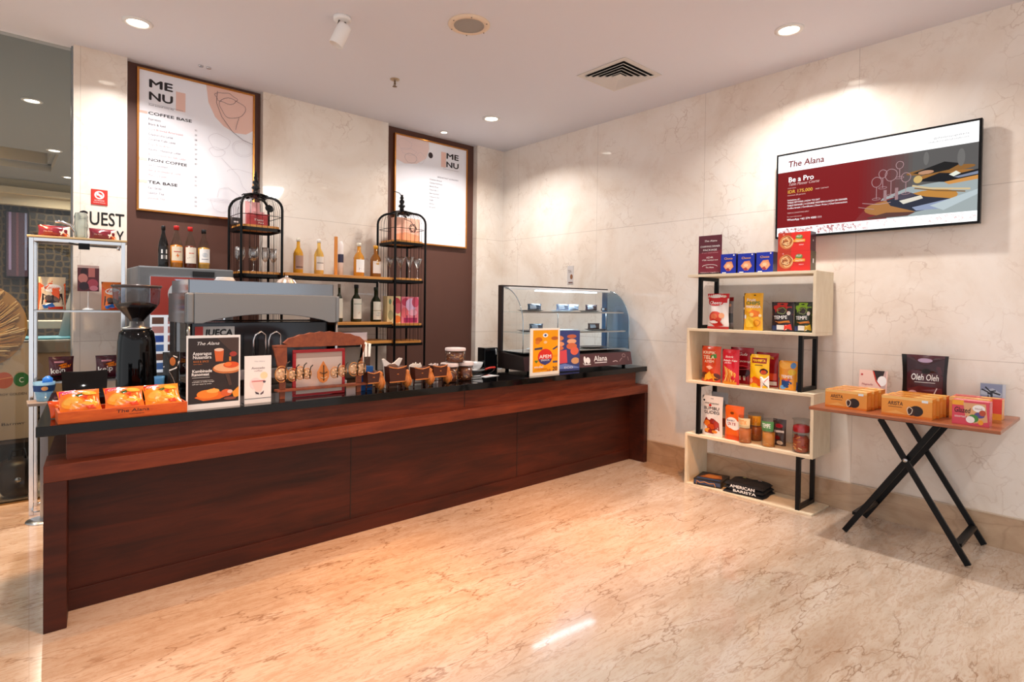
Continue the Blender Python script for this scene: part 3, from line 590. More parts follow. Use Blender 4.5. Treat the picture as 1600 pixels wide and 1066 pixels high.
def chips(lbl, u0, u1, vt, base, hi, lid, nm, x=-.28):
    P, w, h = sh(3, u0, u1, vt, x)
    bag('snack_pouch', lbl, 'snack packet', P, FACE_L, w, h, .06, base, [('p', [(.03, .55), (.1, .85), (.3, .97), (.7, .97), (.92, .84), (.97, .55), (.8, .68), (.62, .78), (.38, .78), (.2, .68)], hi), ('e', .5, .7, .24, .13, g('#3a2a20')), ('l', squig(.5, .7, .2, .1, k=5), .005, g('#8a9a5a')), ('e', .82, .62, .08, .07, g('#f0e8e0')), ('t', 'TEMPE', .46, .42, .12, WH, {'w': .62, 'bo': .014, 'rot': .05}), ('p', [(.2, .34), (.85, .38), (.9, .3), (.4, .27)], g('#c8742a')), ('r', .3, .06, .75, .22, WH), ('p', [(.62, .04), (.95, .06), (.92, .26), (.66, .22)], lid), ('r', .05, .04, .3, .2, g('#243a66'))], 'stand')
chips('black and red crisp pouch left of the black and green one', 1206, 1241, 472, g('#2b1a1e'), g('#c02a22'), g('#e83a28'), 'T')
chips('black and green crisp pouch tucked against the right side panel', 1241, 1271, 472, g('#26301e'), g('#8ab82e'), g('#c8a028'), 'T')
# third level
P, w, h = sh(2, 1097, 1127, 541, -.30)
bag('snack_pouch', 'orange pouch with cassava chips, leftmost on the third shelf', 'snack packet', P, FACE_L, w, h, .05, g('#cc4416'), [('e', .4, .95, .07, .025, WH), ('t', 'KRIPIK', .42, .78, .08, g('#f4e8cc'), {'w': .68, 'bo': .014}), ('t', 'TELA', .42, .64, .10, g('#f4e8cc'), {'w': .62, 'bo': .014}), ('p', [(.5, .74), (.8, .8), (.84, .68), (.55, .66)], g('#3f8a3a')), ('t', 'AYEM', .45, .54, .07, g('#f4e8cc'), {'w': .5, 'bo': .014}), ('p', [(.3, .42), (.5, .46), (.66, .4), (.48, .34)], g('#e8b090')), ('e', .2, .17, .22, .1, g('#5a2412')), ('e', .82, .15, .18, .1, g('#5a2412')), ('p', [(.05, .1), (.3, .22), (.42, .1), (.25, .02)], g('#f2a428')), ('p', [(.3, .2), (.5, .3), (.66, .12), (.4, .05)], g('#f8b838')), ('p', [(.55, .22), (.7, .24), (.92, .1), (.7, .02)], g('#eb9a20'))])
P, w, h = sh(2, 1129, 1156, 546, -.32)
bag('snack_pouch', 'glossy red pouch with pale noodle sticks, in front of a darker red pouch', 'snack packet', P, FACE_L, w, h, .055, g('#c4182a'), [('t', 'Stick', .45, .76, .06, WH, {'w': .5, 'sh': .3}), ('t', 'Balado Keju', .5, .66, .05, WH, {'w': .8, 'sh': .3, 'bo': .01}), ('t', 'pedas', .4, .6, .045, WH, {'w': .4})]+[('l', [(.15+.1*k, .05+.03*(k % 2)), (.3+.09*k, .3), (.2+.1*k, .52-.03*k)], .009, g(('#f2b048', '#f6cc78', '#e89030')[k % 3])) for k in range(7)]+[('r', .1, 0, .9, .08, g('#d88a28'))])
P, w, h = sh(2, 1142, 1178, 543, -.2)
bag('snack_pouch', 'dark red pouch with white script, standing behind the glossy red pouch', 'snack packet', P, FACE_L, w, h, .05, g('#9c1424'), [('t', 'Gula', .55, .78, .08, WH, {'w': .4, 'sh': .4}), ('t', 'Kacang', .6, .6, .06, WH, {'w': .6, 'sh': .3}), ('e', .6, .32, .3, .14, g('#3a1016')), ('r', .4, .1, .5, .22, g('#e8e0d8')), ('r', .62, .1, .72, .22, g('#e8e0d8')), ('l', squig(.6, .45, .3, .05), .004, g('#d8585c'))])
P, w, h = sh(2, 1182, 1217, 551, -.2)
bag('snack_pouch', 'crimson pouch half hidden behind the yellow satay pouch', 'snack packet', P, FACE_L, w, h, .04, g('#a01820'), [('t', 'TSL', .72, .82, .07, g('#f0b838'), {'w': .2, 'bo': .014}), ('r', .6, .2, .95, .4, g('#e85028')), ('r', .6, .05, .95, .16, WH)])
P, w, h = sh(2, 1172, 1203, 554, -.33)
bag('snack_pouch', 'yellow pouch with a printed snack bowl and red name plate', 'snack packet', P, FACE_L, w, h, .05, g('#f0bc18'), [('r', .12, .74, .88, .9, g('#8a1a14')), ('t', 'MAHKOTA', .5, .78, .08, g('#f6c838'), {'w': .66, 'bo': .014}), ('r', .3, .67, .7, .69, BK), ('e', .76, .5, .2, .09, g('#3a1410')), ('e', .76, .48, .15, .06, g('#c84a20')), ('p', [(0, .28), (.3, .34), (.6, .26), (.6, .05), (0, .05)], g('#e4581c')), ('e', .12, .2, .1, .07, g('#f2a878')), ('p', [(.6, .34), (1, .38), (1, 0), (.62, 0)], WH), ('l', [(.66, .3), (.8, .12), (.95, .04)], .005, BK), ('l', [(.7, .05), (.82, .2), (.96, .3)], .004, g('#d83020'))])
P, w, h = sh(2, 1217, 1247, 564, -.29)
bag('snack_pouch', 'orange and blue fruit crisp pouch behind the black metal support', 'snack packet', P, FACE_L, w, h, .06, g('#e89a2c'), [('e', .4, .84, .34, .12, g('#f4b44c')), ('e', .8, .85, .14, .1, g('#5a8ac0')), ('e', .75, .62, .2, .1, g('#e8c03c')), ('p', [(0, .4), (.3, .36), (.7, .4), (1, .3), (1, 0), (0, 0)], g('#234a86')), ('t', 'TEMPE', .5, .42, .1, WH, {'w': .6, 'bo': .014}), ('t', 'MIX', .5, .32, .08, g('#e83a2c'), {'w': .4, 'bo': .014}), ('e', .75, .12, .18, .1, g('#f09a2a')), ('e', .3, .1, .15, .07, g('#6aa8e0'))])
# fourth level
P, w, h = sh(1, 1098, 1130, 619, -.30)
bag('snack_pouch', 'tall white pouch with black lettering and roasted pieces, leftmost on the fourth shelf', 'snack packet', P, FACE_L, w, h, .05, c('#e9e6e4', .3), [('e', .08, .88, .05, .025, BK), ('r', .42, .93, .56, .94, BK), ('t', 'KRIPIK SINGKONG', .48, .80, .035, BK, {'w': .7, 'bo': .01}), ('e', .42, .77, .07, .03, g('#c8281c')), ('t', 'BUMBU', .48, .66, .075, c('#33242a'), {'w': .78, 'bo': .014}), ('t', 'GUDEG', .5, .56, .075, c('#33242a'), {'w': .78, 'bo': .014}), ('p', [(.08, .3), (.24, .46), (.62, .44), (.88, .34), (.9, .16), (.6, .06), (.2, .08)], g('#8a2416')), ('e', .3, .32, .16, .08, g('#e07828')), ('e', .52, .24, .2, .07, g('#c84a1c')), ('e', .75, .3, .12, .09, g('#a83018')), ('e', .35, .14, .16, .05, g('#f09838')), ('e', .68, .12, .14, .04, g('#e8882c'))], 'stand')
P, w, h = sh(1, 1112, 1138, 613, -.19)
bag('snack_pouch', 'silver grey pouch standing behind the tall white pouch', 'snack packet', P, FACE_L, w, h, .04, g('#a8aaac'), [('e', .7, .75, .18, .1, g('#8a9096')), ('r', .4, .2, .9, .4, g('#7a3a2a'))])
P, w, h = sh(1, 1133, 1163, 634, -.30)
bag('snack_pouch', 'plain orange pouch with a white cloud label, second on the fourth shelf', 'snack packet', P, FACE_L, w, h, .05, g('#ec6a20'), [('e', .42, .78, .1, .04, g('#7a3a14')), ('e', .4, .5, .34, .16, WH), ('e', .6, .44, .28, .14, WH), ('t', 'BUMBU', .36, .54, .05, g('#3a2a6a'), {'w': .4, 'bo': .014}), ('t', 'SATE', .42, .43, .08, g('#a8243a'), {'w': .44, 'bo': .014}), ('r', .05, .0, .95, .14, g('#d84a10'))])
def tub(label, u0, u1, vt, x, band, bandtxt, fill, txc='#ffffff', name='clear_snack_cup'):
    P, w, h = sh(1, u0, u1, vt, x); r = w/2
    t = thing(name, label, 'snack cup', P, FACE_L)
    MB().lathe([(r*.86, 0), (r*.9, .003), (r, h*.97), (r*1.0, h)], M_PLAST, 28).build('cup', t)
    mb = MB(); mb.lathe([(r*.82, .004), (r*.86, h*.3), (r*.88, h*.52)], fill, 24)
    for k in range(26):
        a = rnd.uniform(0, 2*pi); z = rnd.uniform(.01, h*.52); q = r*.8
        mb.tube([(q*cos(a), q*sin(a), z), (q*cos(a+.5), q*sin(a+.5), z+rnd.uniform(-.01, .015))], .004, g(rnd.choice(('#e8a040', '#b8501c', '#f0b860'))), 5)
    mb.build('snack_filling', t)
    def cs(u, v, off):
        a = -pi/2-1.15+u*2.3; rr = r*(.93+.07*v)+off+.0006; return (rr*cos(a), rr*sin(a), h*(.58+.36*v))
    cs.curved = True
    MB().art(cs, w, h*.36, [('r', 0, 0, 1, 1, band), ('t', bandtxt, .5, .35, .45, c(txc), {'w': .55, 'bo': .014})]).build('paper_label', t)
    return t
tub('clear cup of cheese sticks with a cream label in front of the orange pouch', 1155, 1175, 650, -.32, c('#f2d8a8'), 'TISTIK', g('#d87838'), '#e89028')
tub('clear cup with a yellow label behind the cream labelled cup', 1170, 1192, 646, -.17, c('#f0a824'), 'KEJU', g('#b8622e'), '#c86a10')
tub('clear cup of snacks with a green label in the middle of the fourth shelf', 1191, 1212, 655, -.30, c('#5a9a5c'), 'TEMPE', g('#e09038'))
P, w, h = sh(1, 1209, 1228, 655, -.2)
bag('snack_pouch', 'small dark clear-topped packet right behind the green labelled cup', 'snack packet', P, FACE_L, w*1.1, h, .04, g('#4a3a36'), [('e', .5, .75, .3, .08, g('#b02834')), ('r', .1, .5, .9, .58, g('#e8e0dc')), ('e', .4, .3, .22, .08, g('#7a1c1c')), ('e', .6, .12, .25, .08, g('#e8d8c0'))])
P, w, h = sh(1, 1239, 1266, 655, -.29); r = w/2
t = thing('wrapped_bowl', 'rounded cellophane-wrapped jar of red snacks next to the right side panel', 'snack jar', P, FACE_L)
MB().lathe([(r*.75, 0), (r*.95, .01), (r, h*.35), (r*.98, h*.7), (r*.85, h*.85), (r*.9, h*.97), (r*1.05, h)], M_PLAST, 24).build('wrapper', t)
mb = MB(); mb.lathe([(r*.7, .003), (r*.86, .02), (r*.9, h*.4), (r*.6, h*.5)], g('#a8482a'), 20)
for k in range(36):
    a = rnd.uniform(0, 2*pi); z = rnd.uniform(.015, h*.5); q = r*.85
    mb.tube([(q*cos(a), q*sin(a), z), (q*cos(a+.5), q*sin(a+.5), z+rnd.uniform(-.012, .015))], .005, g(rnd.choice(('#e8a040', '#c8281c', '#f0c890', '#8a2018'))), 5)
mb.build('snack_filling', t)
MB().lathe([(r*.9, h*.62), (r*.93, h*.66), (r*.9, h*.80), (r*.5, h*.84)], g('#b81c24'), 20).build('red_layer', t)
# bottom level: books and folded shirts
P = at(1108, 750, 'z', .08); P = Vector((-.215, -3.025, .0146))
t = thing('picture_book', 'thick dark picture book with an orange and blue cover lying on the lowest board', 'book', P, FACE_L+R(12))
MB().box((-.115, -.125, 0), (.115, .125, .052), c('#1a1718')).art(topf(.23, .25, .052), .23, .25, [('r', .06, .08, .94, .9, c('#2a1f1c')), ('p', [(.12, .3), (.3, .82), (.75, .84), (.9, .4), (.6, .28)], c('#a8602a')), ('e', .5, .55, .26, .18, c('#c88038')), ('r', .08, .1, .92, .22, c('#2a5aa0'))]).build('cover', t, bevel=.002)
MB().box((-.108, -.1262, .012), (.108, -.12, .042), c('#3c4a6a')).build('page_block', t)
o = MB().tube([(-.09, 0, .0), (-.085, -.002, .03), (-.06, .0, .018), (-.02, -.004, .03), (.02, 0, .02), (.06, -.002, .028), (.07, 0, 0)], .0035, mat('#c8884a', .4)).build('handle_cord', t, loc=(0, -.13, .006))
t = thing('folded_shirts', 'stack of folded black shirts with white lettering on the lowest board', 'shirts', (-.21, -3.345, .0146), FACE_L+R(4))
for k in range(3):
    mb = MB(); n = 14; w_, d_ = .33-.01*k, .25-.012*k; z0 = k*.03
    for sg in (0, 1):
        vs = []
        for j in range(n+1):
            for i in range(n+1):
                u, v = i/n*2-1, j/n*2-1; e = (1-abs(u)**8)*(1-abs(v)**8)
                vs.append((u*w_/2*(1-.02*sin(5*v+k)), v*d_/2*(1-.02*sin(4*u+k)), z0+.003+(.026*e**.5 if sg else 0)+(.003*sin(7*u+k)*sin(5*v) if sg else 0)))
        mb.add(vs, [(j*(n+1)+i, j*(n+1)+i+1, (j+1)*(n+1)+i+1, (j+1)*(n+1)+i) for j in range(n) for i in range(n)], c('#17161a', .85), True)
    if k == 2:
        def ss(u, v, off): return ((u-.5)*.3, -.12+v*.24, z0+.034+off)
        ss.curved = False; mb.art(ss, .3, .24, [('e', .32, .72, .05, .04, c('#c8b84a')), ('e', .74, .72, .06, .04, c('#c8c0b8')), ('e', .74, .7, .03, .02, c('#c84a2a'))])
    mb.build('shirt', t)
MB().art(flat(.30, .09, -.127, z0=.004), .30, .09, [('t', 'AMERICAN', .5, .50, .26, c('#f4f4f2'), {'w': .66, 'bo': .03}), ('t', 'BARISTA', .56, .16, .22, c('#f4f4f2'), {'w': .62, 'bo': .03})]).build('print', t)

# ------------------------------------------------------------------ folding table
TZ = .855
t = thing('folding_table', 'narrow walnut-topped folding table on crossed black metal legs', 'table', (0, 0, 0))
TX0, TX1, TY0, TY1 = -.70, -.03, -3.985, -4.985
MB().box((TX0, TY1, TZ-.02), (TX1, TY0, TZ), M_TWOOD).build('table_top', t, bevel=.003)
for x in (-.545, -.095): MB().box((x-.012, -4.79, TZ-.045), (x+.012, -4.17, TZ-.0205), M_BLACK).build('rail', t)
def leg(a, b_, w=.034, d=.02):
    return MB().tube([a, b_], 0, M_BLACK, flat=(d, w))
for x in (-.525, -.06): leg((x, -4.36, TZ-.046), (x, -4.83, .012)).build('leg', t, bevel=.003)
for x in (-.495, -.09): leg((x, -4.66, TZ-.046), (x, -4.155, .012)).build('leg', t, bevel=.003)
MB().tube([(-.51, -4.775, .115), (-.075, -4.775, .115)], 0, M_BLACK, flat=(.04, .02)).build('cross_bar', t)
MB().tube([(-.48, -4.22, .14), (-.105, -4.22, .14)], 0, M_BLACK, flat=(.05, .02)).build('cross_bar', t)
pv = MB(); pv.T = Matrix.Translation((-.538, -4.505, .57)) @ Matrix.Rotation(R(-90), 4, 'Y'); pv.lathe([(.013, 0), (.013, .004), (.005, .007)], M_STEEL, 16); pv.build('pivot_bolt', t)
BX = g('#eb9a3c'); BX2 = g('#e08a30')
def biscuit_art(): return [('r', 0, 0, 1, .12, g('#e27a20')), ('r', 0, .86, 1, 1, g('#f4c070')), ('t', 'ARISTA', .28, .55, .2, c('#40220f'), {'w': .3, 'bo': .014, 'sh': .1}), ('r', .14, .45, .42, .48, c('#7a4418')), ('e', .70, .36, .13, .26, c('#24120c')), ('e', .60, .32, .07, .22, c('#3a1c10')), ('l', squig(.57, .34, .05, .18), .004, c('#e8d8c0')), ('r', .80, .80, .92, .92, c('#e8f0f4')), ('p', [(.05, .12), (.3, .3), (.5, .14)], g('#f2ae58'))]
def biscuits(label, P, w, h, d, group='orange biscuit boxes on the folding table', rot=0):
    return carton('biscuit_box', label, 'biscuit box', P, FACE_L+rot, w, h, d, BX, biscuit_art(), topart=[('r', .1, .2, .6, .8, g('#c8742a')), ('r', .65, .2, .95, .8, g('#f0b868'))], sidem=BX2, sideart=[('r', .2, .2, .8, .8, g('#e89a48'))], group=group)
e_ = .0006
P, w, h = fitx(1289, 1354, 611, TZ+e_, -.60)
for k, lb in enumerate(('front orange biscuit box of the left row on the walnut table', 'middle orange biscuit box of the left row on the walnut table', 'back orange biscuit box of the left row on the walnut table')):
    biscuits(lb, Vector((-.60+.045+k*.098, P.y-.012*k, TZ+e_)), w, h*(1+.02*k), .09)
P, w, h = fitx(1376.5, 1456, 621, TZ+e_, -.63)
for k, lb in enumerate(('front orange biscuit box of the middle row, nearest the table edge', 'middle orange biscuit box of the middle row on the walnut table', 'back orange biscuit box of the middle row on the walnut table')):
    biscuits(lb, Vector((-.63+.045+k*.098, P.y-.014*k, TZ+e_)), w, h*(1+.015*k), .09)
P, w, h = fitx(1478, 1540, 622, TZ+e_, -.42)
biscuits('orange biscuit box behind the pink mixed biscuit box', Vector((-.40, P.y-.02, TZ+e_)), w, h, .09)
P, w, h = fitx(1487.5, 1546, 627, TZ+e_, -.63)
PI = g('#d8485a')
for k, lb in enumerate(('pink assorted biscuit box at the front right of the walnut table', )):
    carton('biscuit_box', lb, 'biscuit box', Vector((-.63+.04, P.y, TZ+e_)), FACE_L, w, h, .08, PI, [('r', 0, .8, .32, 1, g('#f2a82a')), ('p', [(.3, .92), (.9, .92), (.96, .2), (.6, .1), (.36, .4)], g('#e0a878')), ('e', .72, .72, .17, .15, WH), ('t', 'biscuit', .72, .68, .08, c('#8a2a30'), {'w': .2}), ('e', .74, .45, .14, .12, g('#5a4a8a')), ('e', .58, .3, .14, .16, g('#4a8a3a')), ('e', .5, .24, .12, .14, WH), ('e', .82, .55, .09, .12, g('#b84a2a')), ('t', 'Glazed', .27, .5, .22, WH, {'w': .44, 'bo': .014, 'sh': .1}), ('t', 'Glazed', .27, .5, .22, c('#3a1418'), {'w': .44, 'bo': .015, 'sh': .1}), ('t', 'assorted', .22, .3, .1, WH, {'w': .3}), ('e', .78, .16, .07, .1, g('#f0a020'))], topart=[('r', .05, .1, .95, .9, g('#e86a78'))], sidem=g('#c83a4c'))
P, w, h = fitx(1490, 1566, 620, TZ+e_, -.27)
carton('biscuit_box', 'red topped biscuit box behind the pink box at the right end', 'biscuit box', Vector((-.25, P.y, TZ+e_)), FACE_L, w, h*.98, .09, g('#e0504a'), [('r', 0, 0, 1, .3, g('#e89a3c'))], topart=[('r', .05, .1, .45, .9, g('#c8202a')), ('r', .55, .1, .95, .9, g('#f0b05a'))], sidem=g('#e89a48'))
def card(label, cat, name, P, rotz, w, h, d, base, art, lean=R(7), group=None):
    return carton(name, label, cat, P, rotz, w, h, d, base, art, lean=lean, group=group)
P, w, h = fitx(1341, 1385, 579, TZ+e_, -.12)
card('white and red food leaflet leaning on the wall behind the left biscuit row', 'leaflet', 'leaflet', P, FACE_L, w, h, .004, c('#f0c8b8'), [('p', [(.45, 1), (.96, 1), (.96, .3), (.8, .45), (.6, .7)], c('#c8a8a0')), ('p', [(.48, 1), (.9, 1), (.8, .62), (.62, .7)], c('#2a1a18')), ('e', .82, .68, .16, .16, WH), ('l', [(.5, .98), (.62, .66), (.78, .5)], .008, c('#c83018')), ('t', 'Magnolia', .3, .52, .06, c('#a84a52'), {'w': .4, 'sh': .3}), ('p', [(0, 0), (0, .3), (.3, .35), (.6, .2), (.96, .3), (.96, 0)], c('#e08868')), ('e', .62, .28, .2, .05, c('#e8e4e0')), ('e', .1, .85, .04, .03, c('#c84040'))])
P, w, h = fitx(1408, 1482, 555, TZ+e_, -.14)
bag('cookie_pouch', 'large dark maroon chocolate pouch leaning on the wall behind the middle biscuit row', 'pouch', P, FACE_L, w, h, .035, g('#4a2228'), [('r', 0, 0, .11, 1, c('#0c0a0a', .3)), ('r', .93, 0, 1, 1, c('#1a0d10', .3)), ('p', [(.12, .95), (.93, .95), (.93, .62), (.12, .66)], g('#35191e')), ('e', .52, .9, .16, .04, g('#a890a8')), ('e', .55, .7, .1, .05, BK), ('t', 'Oleh Oleh', .52, .53, .12, WH, {'w': .62, 'bo': .01, 'sh': .1}), ('l', [(.3, .49), (.76, .49)], .003, WH), ('p', [(.14, .35), (.4, .42), (.9, .4), (.92, .06), (.14, .06)], g('#6a2a2c')), ('e', .26, .28, .1, .05, g('#e0a8a0')), ('e', .5, .18, .22, .05, g('#a84a48')), ('l', [(.7, .22), (.8, .4)], .006, g('#e0c0b8')), ('e', .55, .14, .05, .02, g('#e8a850'))], 'pillow')
P, w, h = fitx(1531, 1571, 600, TZ+e_, -.075)
card('grey photo card of palms leaning on the wall at the right end', 'photo card', 'photo_card', P, FACE_L, w, h, .006, c('#8f97a8'), [('r', .03, .03, .85, .97, c('#8088a0')), ('p', [(.03, .75), (.5, .85), (.85, .7), (.85, .6), (.03, .62)], c('#a8b0bc')), ('r', .88, 0, 1, 1, c('#b8bcc4')), ('l', [(.06, .8), (.3, .72), (.5, .6)], .008, c('#20242c')), ('l', [(.2, .88), (.4, .74), (.62, .78)], .008, c('#20242c')), ('l', [(.3, .66), (.5, .72), (.8, .66)], .01, c('#2a2e36')), ('r', .42, .4, .5, .7, c('#2a2e36')), ('r', .3, .38, .36, .62, c('#3a3e46')), ('r', .05, .1, .8, .34, c('#a0a6b2'))], lean=R(5))
# ------------------------------------------------------------------ espresso machine
M_MG = mat('#8e9091', .4, .25, 'machine_grey'); M_DK = mat('#1b1c1e', .3, 0); M_SMK = mat('#3a3b3e', .12, .6)
EX0, EX1, EY0, EY1 = -3.90, -2.885, -1.5, -1.0
t = thing('espresso_machine', 'large grey two-group coffee machine with an arched back panel standing on the black worktop', 'coffee machine', (0, 0, 0))
M_TRAY = mat('#8e9298', .16, 1)
fb = MB()
for x in (EX0+.08, EX1-.08):
    for y in (EY0+.07, EY1-.07): fb.lathe([(.025, 0), (.03, .02), (.022, .05)], M_DK, 16, (x, y, ZT))
fb.build('feet', t)
MB().box((EX0+.03, EY0+.05, ZT+.05), (EX1-.03, EY1-.04, ZT+.12), M_STEEL).build('drip_tray', t, bevel=.004)
body = MB(); body.box((EX0+.05, EY0+.10, ZT+.12), (EX1-.05, EY1-.18, ZT+.44), M_SMK); body.build('boiler_cover', t, bevel=.006)
pa = MB(); pa.box((EX0+.07, EY0+.093, 1.275), (EX0+.31, EY0+.0999, 1.345), mat('#c8c4c0', .4))
pa.art(flat(.24, .07, EY0+.093, x0=EX0+.07, z0=1.275), .24, .07, [('r', 0, 0, .2, 1, c('#d0342a')), ('t', 'JUECA', .6, .15, .6, BK, {'w': .7, 'bo': .05, 'sh': .1})]); pa.build('badge', t)
# arched skirt band: outline in the xz plane, front and back, and side cheeks
def arch(x0, x1, zt, zb, za, n=24):
    return [(x0, zt), (x0, zb)]+[(x0+.05+(x1-x0-.1)*i/n, zb+(za-zb)*sin(pi*i/n)**.75) for i in range(n+1)]+[(x1, zb), (x1, zt)]
MB().prism(arch(EX0+.045, EX1-.03, 1.562, 1.368, 1.428), EY0, EY0+.02, M_MG).build('arched_panel', t, bevel=.004)
for x0, x1 in ((EX0, EX0+.045), (EX1-.03, EX1)):
    MB().box((x0, EY0, 1.368), (x1, EY0+.05, 1.562), M_MG).build('corner_cap', t, bevel=.012)
for x0, x1 in ((EX0, EX0+.02), (EX1-.02, EX1)):
    MB().box((x0, EY0+.05, 1.368), (x1, EY1, 1.562), mat('#6f6260', .12, .6)).build('side_panel', t, bevel=.003)
    MB().box((x0+.003, EY0+.03, ZT+.06), (x1-.003, EY1-.03, 1.368), glassy('smoked_glass', '#6a625c', .02, .5)).build('side_glass', t)
for x in (EX0+.012, EX1-.024):
    MB().tube([(x+.006, EY0+.02, ZT+.05), (x+.006, EY0+.02, 1.37)], .011, M_CHROME).build('corner_post', t)
MB().box((EX0+.02, EY0+.02, 1.54), (EX1-.02, EY1, 1.562), M_STEEL).build('cup_tray', t)
tr = MB(); tx0, tx1 = EX0+.0, EX1-.03
for a, b_ in (((tx0+.02, EY0+.045), (tx1, EY0+.045)), ((tx0+.02, EY1-.01), (tx1, EY1-.01))):
    tr.box((a[0], a[1], 1.562), (b_[0], b_[1]+.008, 1.648), M_TRAY)
for x in (tx0+.02, tx1-.008): tr.box((x, EY0+.045, 1.562), (x+.008, EY1-.01, 1.648), M_CHROME)
tr.build('tray_rail', t, bevel=.002)
MB().box((EX0+.05, EY1-.12, 1.2), (EX1-.05, EY1-.02, 1.38), M_SMK).build('group_housing', t, bevel=.01)
for k, x in enumerate((EX0+.22, EX0+.62)):
    MB().lathe([(.035, 0), (.04, .03), (.04, .07), (.03, .08)], M_CHROME, 20, (x, EY1-.04, 1.12)).build('group_head', t)
sp = MB()
for x in (-3.50, -3.40):
    sp.tube([(x, EY0-.005, 1.0), (x, EY0-.012, 1.25), (x+.008, EY0-.02, 1.29), (x+.045, EY0-.02, 1.31), (x+.075, EY0-.01, 1.29), (x+.08, EY0-.005, 1.24), (x+.08, EY0-.005, 1.0)], .007, M_CHROME)
sp.build('rear_pipe', t)
# things on the cup tray
t = thing('ruffled_cup_stack', 'ruffled white paper cups stacked on the left of the chrome cup tray', 'paper cups', Vector((-3.60, -1.22, 1.563)))
for k in range(2):
    vs = []; n = 36; o = MB()
    o.lathe([(.03, 0), (.05+.004*k, .06), (.06, .095+.01*k)], M_WHITE, 24, closed=False)
    o.lathe([(.052, .07+.008*k), (.072-.01*k, .093+.01*k), (.055, .105+.01*k)], mat('#dcdcdf', .3), 9, closed=False); o.build('cup', t)
t = thing('ribbed_dome', 'grey ribbed dome lid standing on the right of the chrome cup tray', 'dome lid', Vector((-3.19, -1.26, 1.563)))
mb = MB(); n = 48; prof = [(.075, 0), (.078, .05), (.07, .085), (.05, .115), (.02, .13)]
vs = []
for r, z in prof:
    for k in range(n): q = r*(1+.06*(k % 2)); vs.append((q*cos(2*pi*k/n), q*sin(2*pi*k/n), z))
mb.add(vs, [(j*n+k, j*n+(k+1) % n, (j+1)*n+(k+1) % n, (j+1)*n+k) for j in range(len(prof)-1) for k in range(n)]+[tuple(range((len(prof)-1)*n, len(prof)*n))], mat('#b9aca4', .3, .5)); mb.build('ribbed_shell', t)
MB().lathe([(.012, .129), (.014, .14), (.004, .146)], M_CHROME, 12).build('knob', t)

# ------------------------------------------------------------------ coffee grinder
t = thing('coffee_grinder', 'gloss black coffee grinder with a clear hopper of dark beans beside the coffee machine', 'coffee grinder', (-4.15, -1.42, ZT))
MB().lathe([(.105, 0), (.107, .01), (.103, .2), (.098, .33), (.09, .385), (.07, .405), (.05, .408)], M_BLKG, 40).build('body', t)
MB().lathe([(.078, .405), (.078, .412), (.04, .42), (.036, .45)], M_STEEL, 32).build('collar', t)
MB().lathe([(.036, .45), (.04, .46), (.10, .53), (.118, .56), (.124, .655)], glassy('hopper_plastic', '#d3d6dc', .05, .8), 40, closed=False).build('hopper', t)
MB().lathe([(.034, .452), (.038, .462), (.097, .53), (.108, .55), (.06, .565), (.0, .572)], mat('#1d0f0a', .45), 36).build('coffee_beans', t)
MB().lathe([(.127, .653), (.132, .66), (.13, .668), (.02, .674)], mat('#4c4342', .25), 40).build('hopper_lid', t)
MB().tube([(.0, -.104, .12), (0, -.15, .13), (0, -.155, .2), (0, -.11, .22)], .008, M_BLKG).build('portafilter_fork', t)

# ------------------------------------------------------------------ chiller behind the machine
t = thing('glass_door_chiller', 'grey upright drinks chiller with a red poster and glass door behind the grinder', 'chiller', (-3.69, -.35, 0))
MB().box((-.325, -.25, 0), (.325, .25, 1.765), mat('#77797b', .45, .2)).build('cabinet', t, bevel=.01)
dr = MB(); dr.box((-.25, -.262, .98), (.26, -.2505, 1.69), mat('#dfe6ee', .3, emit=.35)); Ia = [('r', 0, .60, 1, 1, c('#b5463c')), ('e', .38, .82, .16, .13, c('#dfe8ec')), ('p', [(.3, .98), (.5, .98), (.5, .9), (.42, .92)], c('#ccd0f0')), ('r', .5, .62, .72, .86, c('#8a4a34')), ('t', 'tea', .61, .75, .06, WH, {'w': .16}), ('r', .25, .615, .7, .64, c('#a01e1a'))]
for i in range(5):
    for j in range(6): Ia.append(('r', .02+i*.2, .03+j*.095, .17+i*.2, .1+j*.095, c(rnd.choice(('#3a62c8', '#c23a3a', '#e8e8f0', '#7a5a50', '#d8a0a0', '#5a8ad8')))))
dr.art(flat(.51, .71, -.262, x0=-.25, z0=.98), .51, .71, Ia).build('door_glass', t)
MB().box((.03, -.27, 1.70), (.18, -.2505, 1.74), BK).build('badge', t)
# bottles
def bottle(label, P, h, r, body, lab, cap, shape='wine', liquid=None, art=None, glass=None, group=None, labz=(.12, .5)):
    t = thing('bottle', label, 'bottle', P, 0, group)
    if shape == 'wine': pr = [(r*.9, 0), (r, .01), (r, h*.55), (r*.85, h*.62), (r*.38, h*.74), (r*.33, h*.97)]
    elif shape == 'syrup': pr = [(r*.92, 0), (r, .01), (r, h*.52), (r*.72, h*.66), (r*.38, h*.8), (r*.35, h*.93)]
    else: pr = [(r*.92, 0), (r, .008), (r, h*.62), (r*.8, h*.7), (r*.3, h*.8), (r*.3, h*.94)]
    gb = MB().lathe(pr, glass or body, 28).build('glass_body', t)
    if liquid: MB().lathe([(q*.93, z+.002) for q, z in pr if z <= h*.56]+[(.001, h*.56)], liquid, 24).build('liquid', gb)
    MB().lathe([(r*.40, h*.9), (r*.42, h*.985), (r*.36, h)], cap, 20).build('cap', t)
    z0, z1 = h*labz[0], h*labz[1]
    def cs(u, v, off):
        a = -pi/2-.95+u*1.9; rr = r+off+.0008; return (rr*cos(a), rr*sin(a), z0+(z1-z0)*v)
    cs.curved = True
    MB().art(cs, r*1.9, z1-z0, [('r', 0, 0, 1, 1, lab)]+(art or [])).build('label', gb)
    return t
SH = 1.766
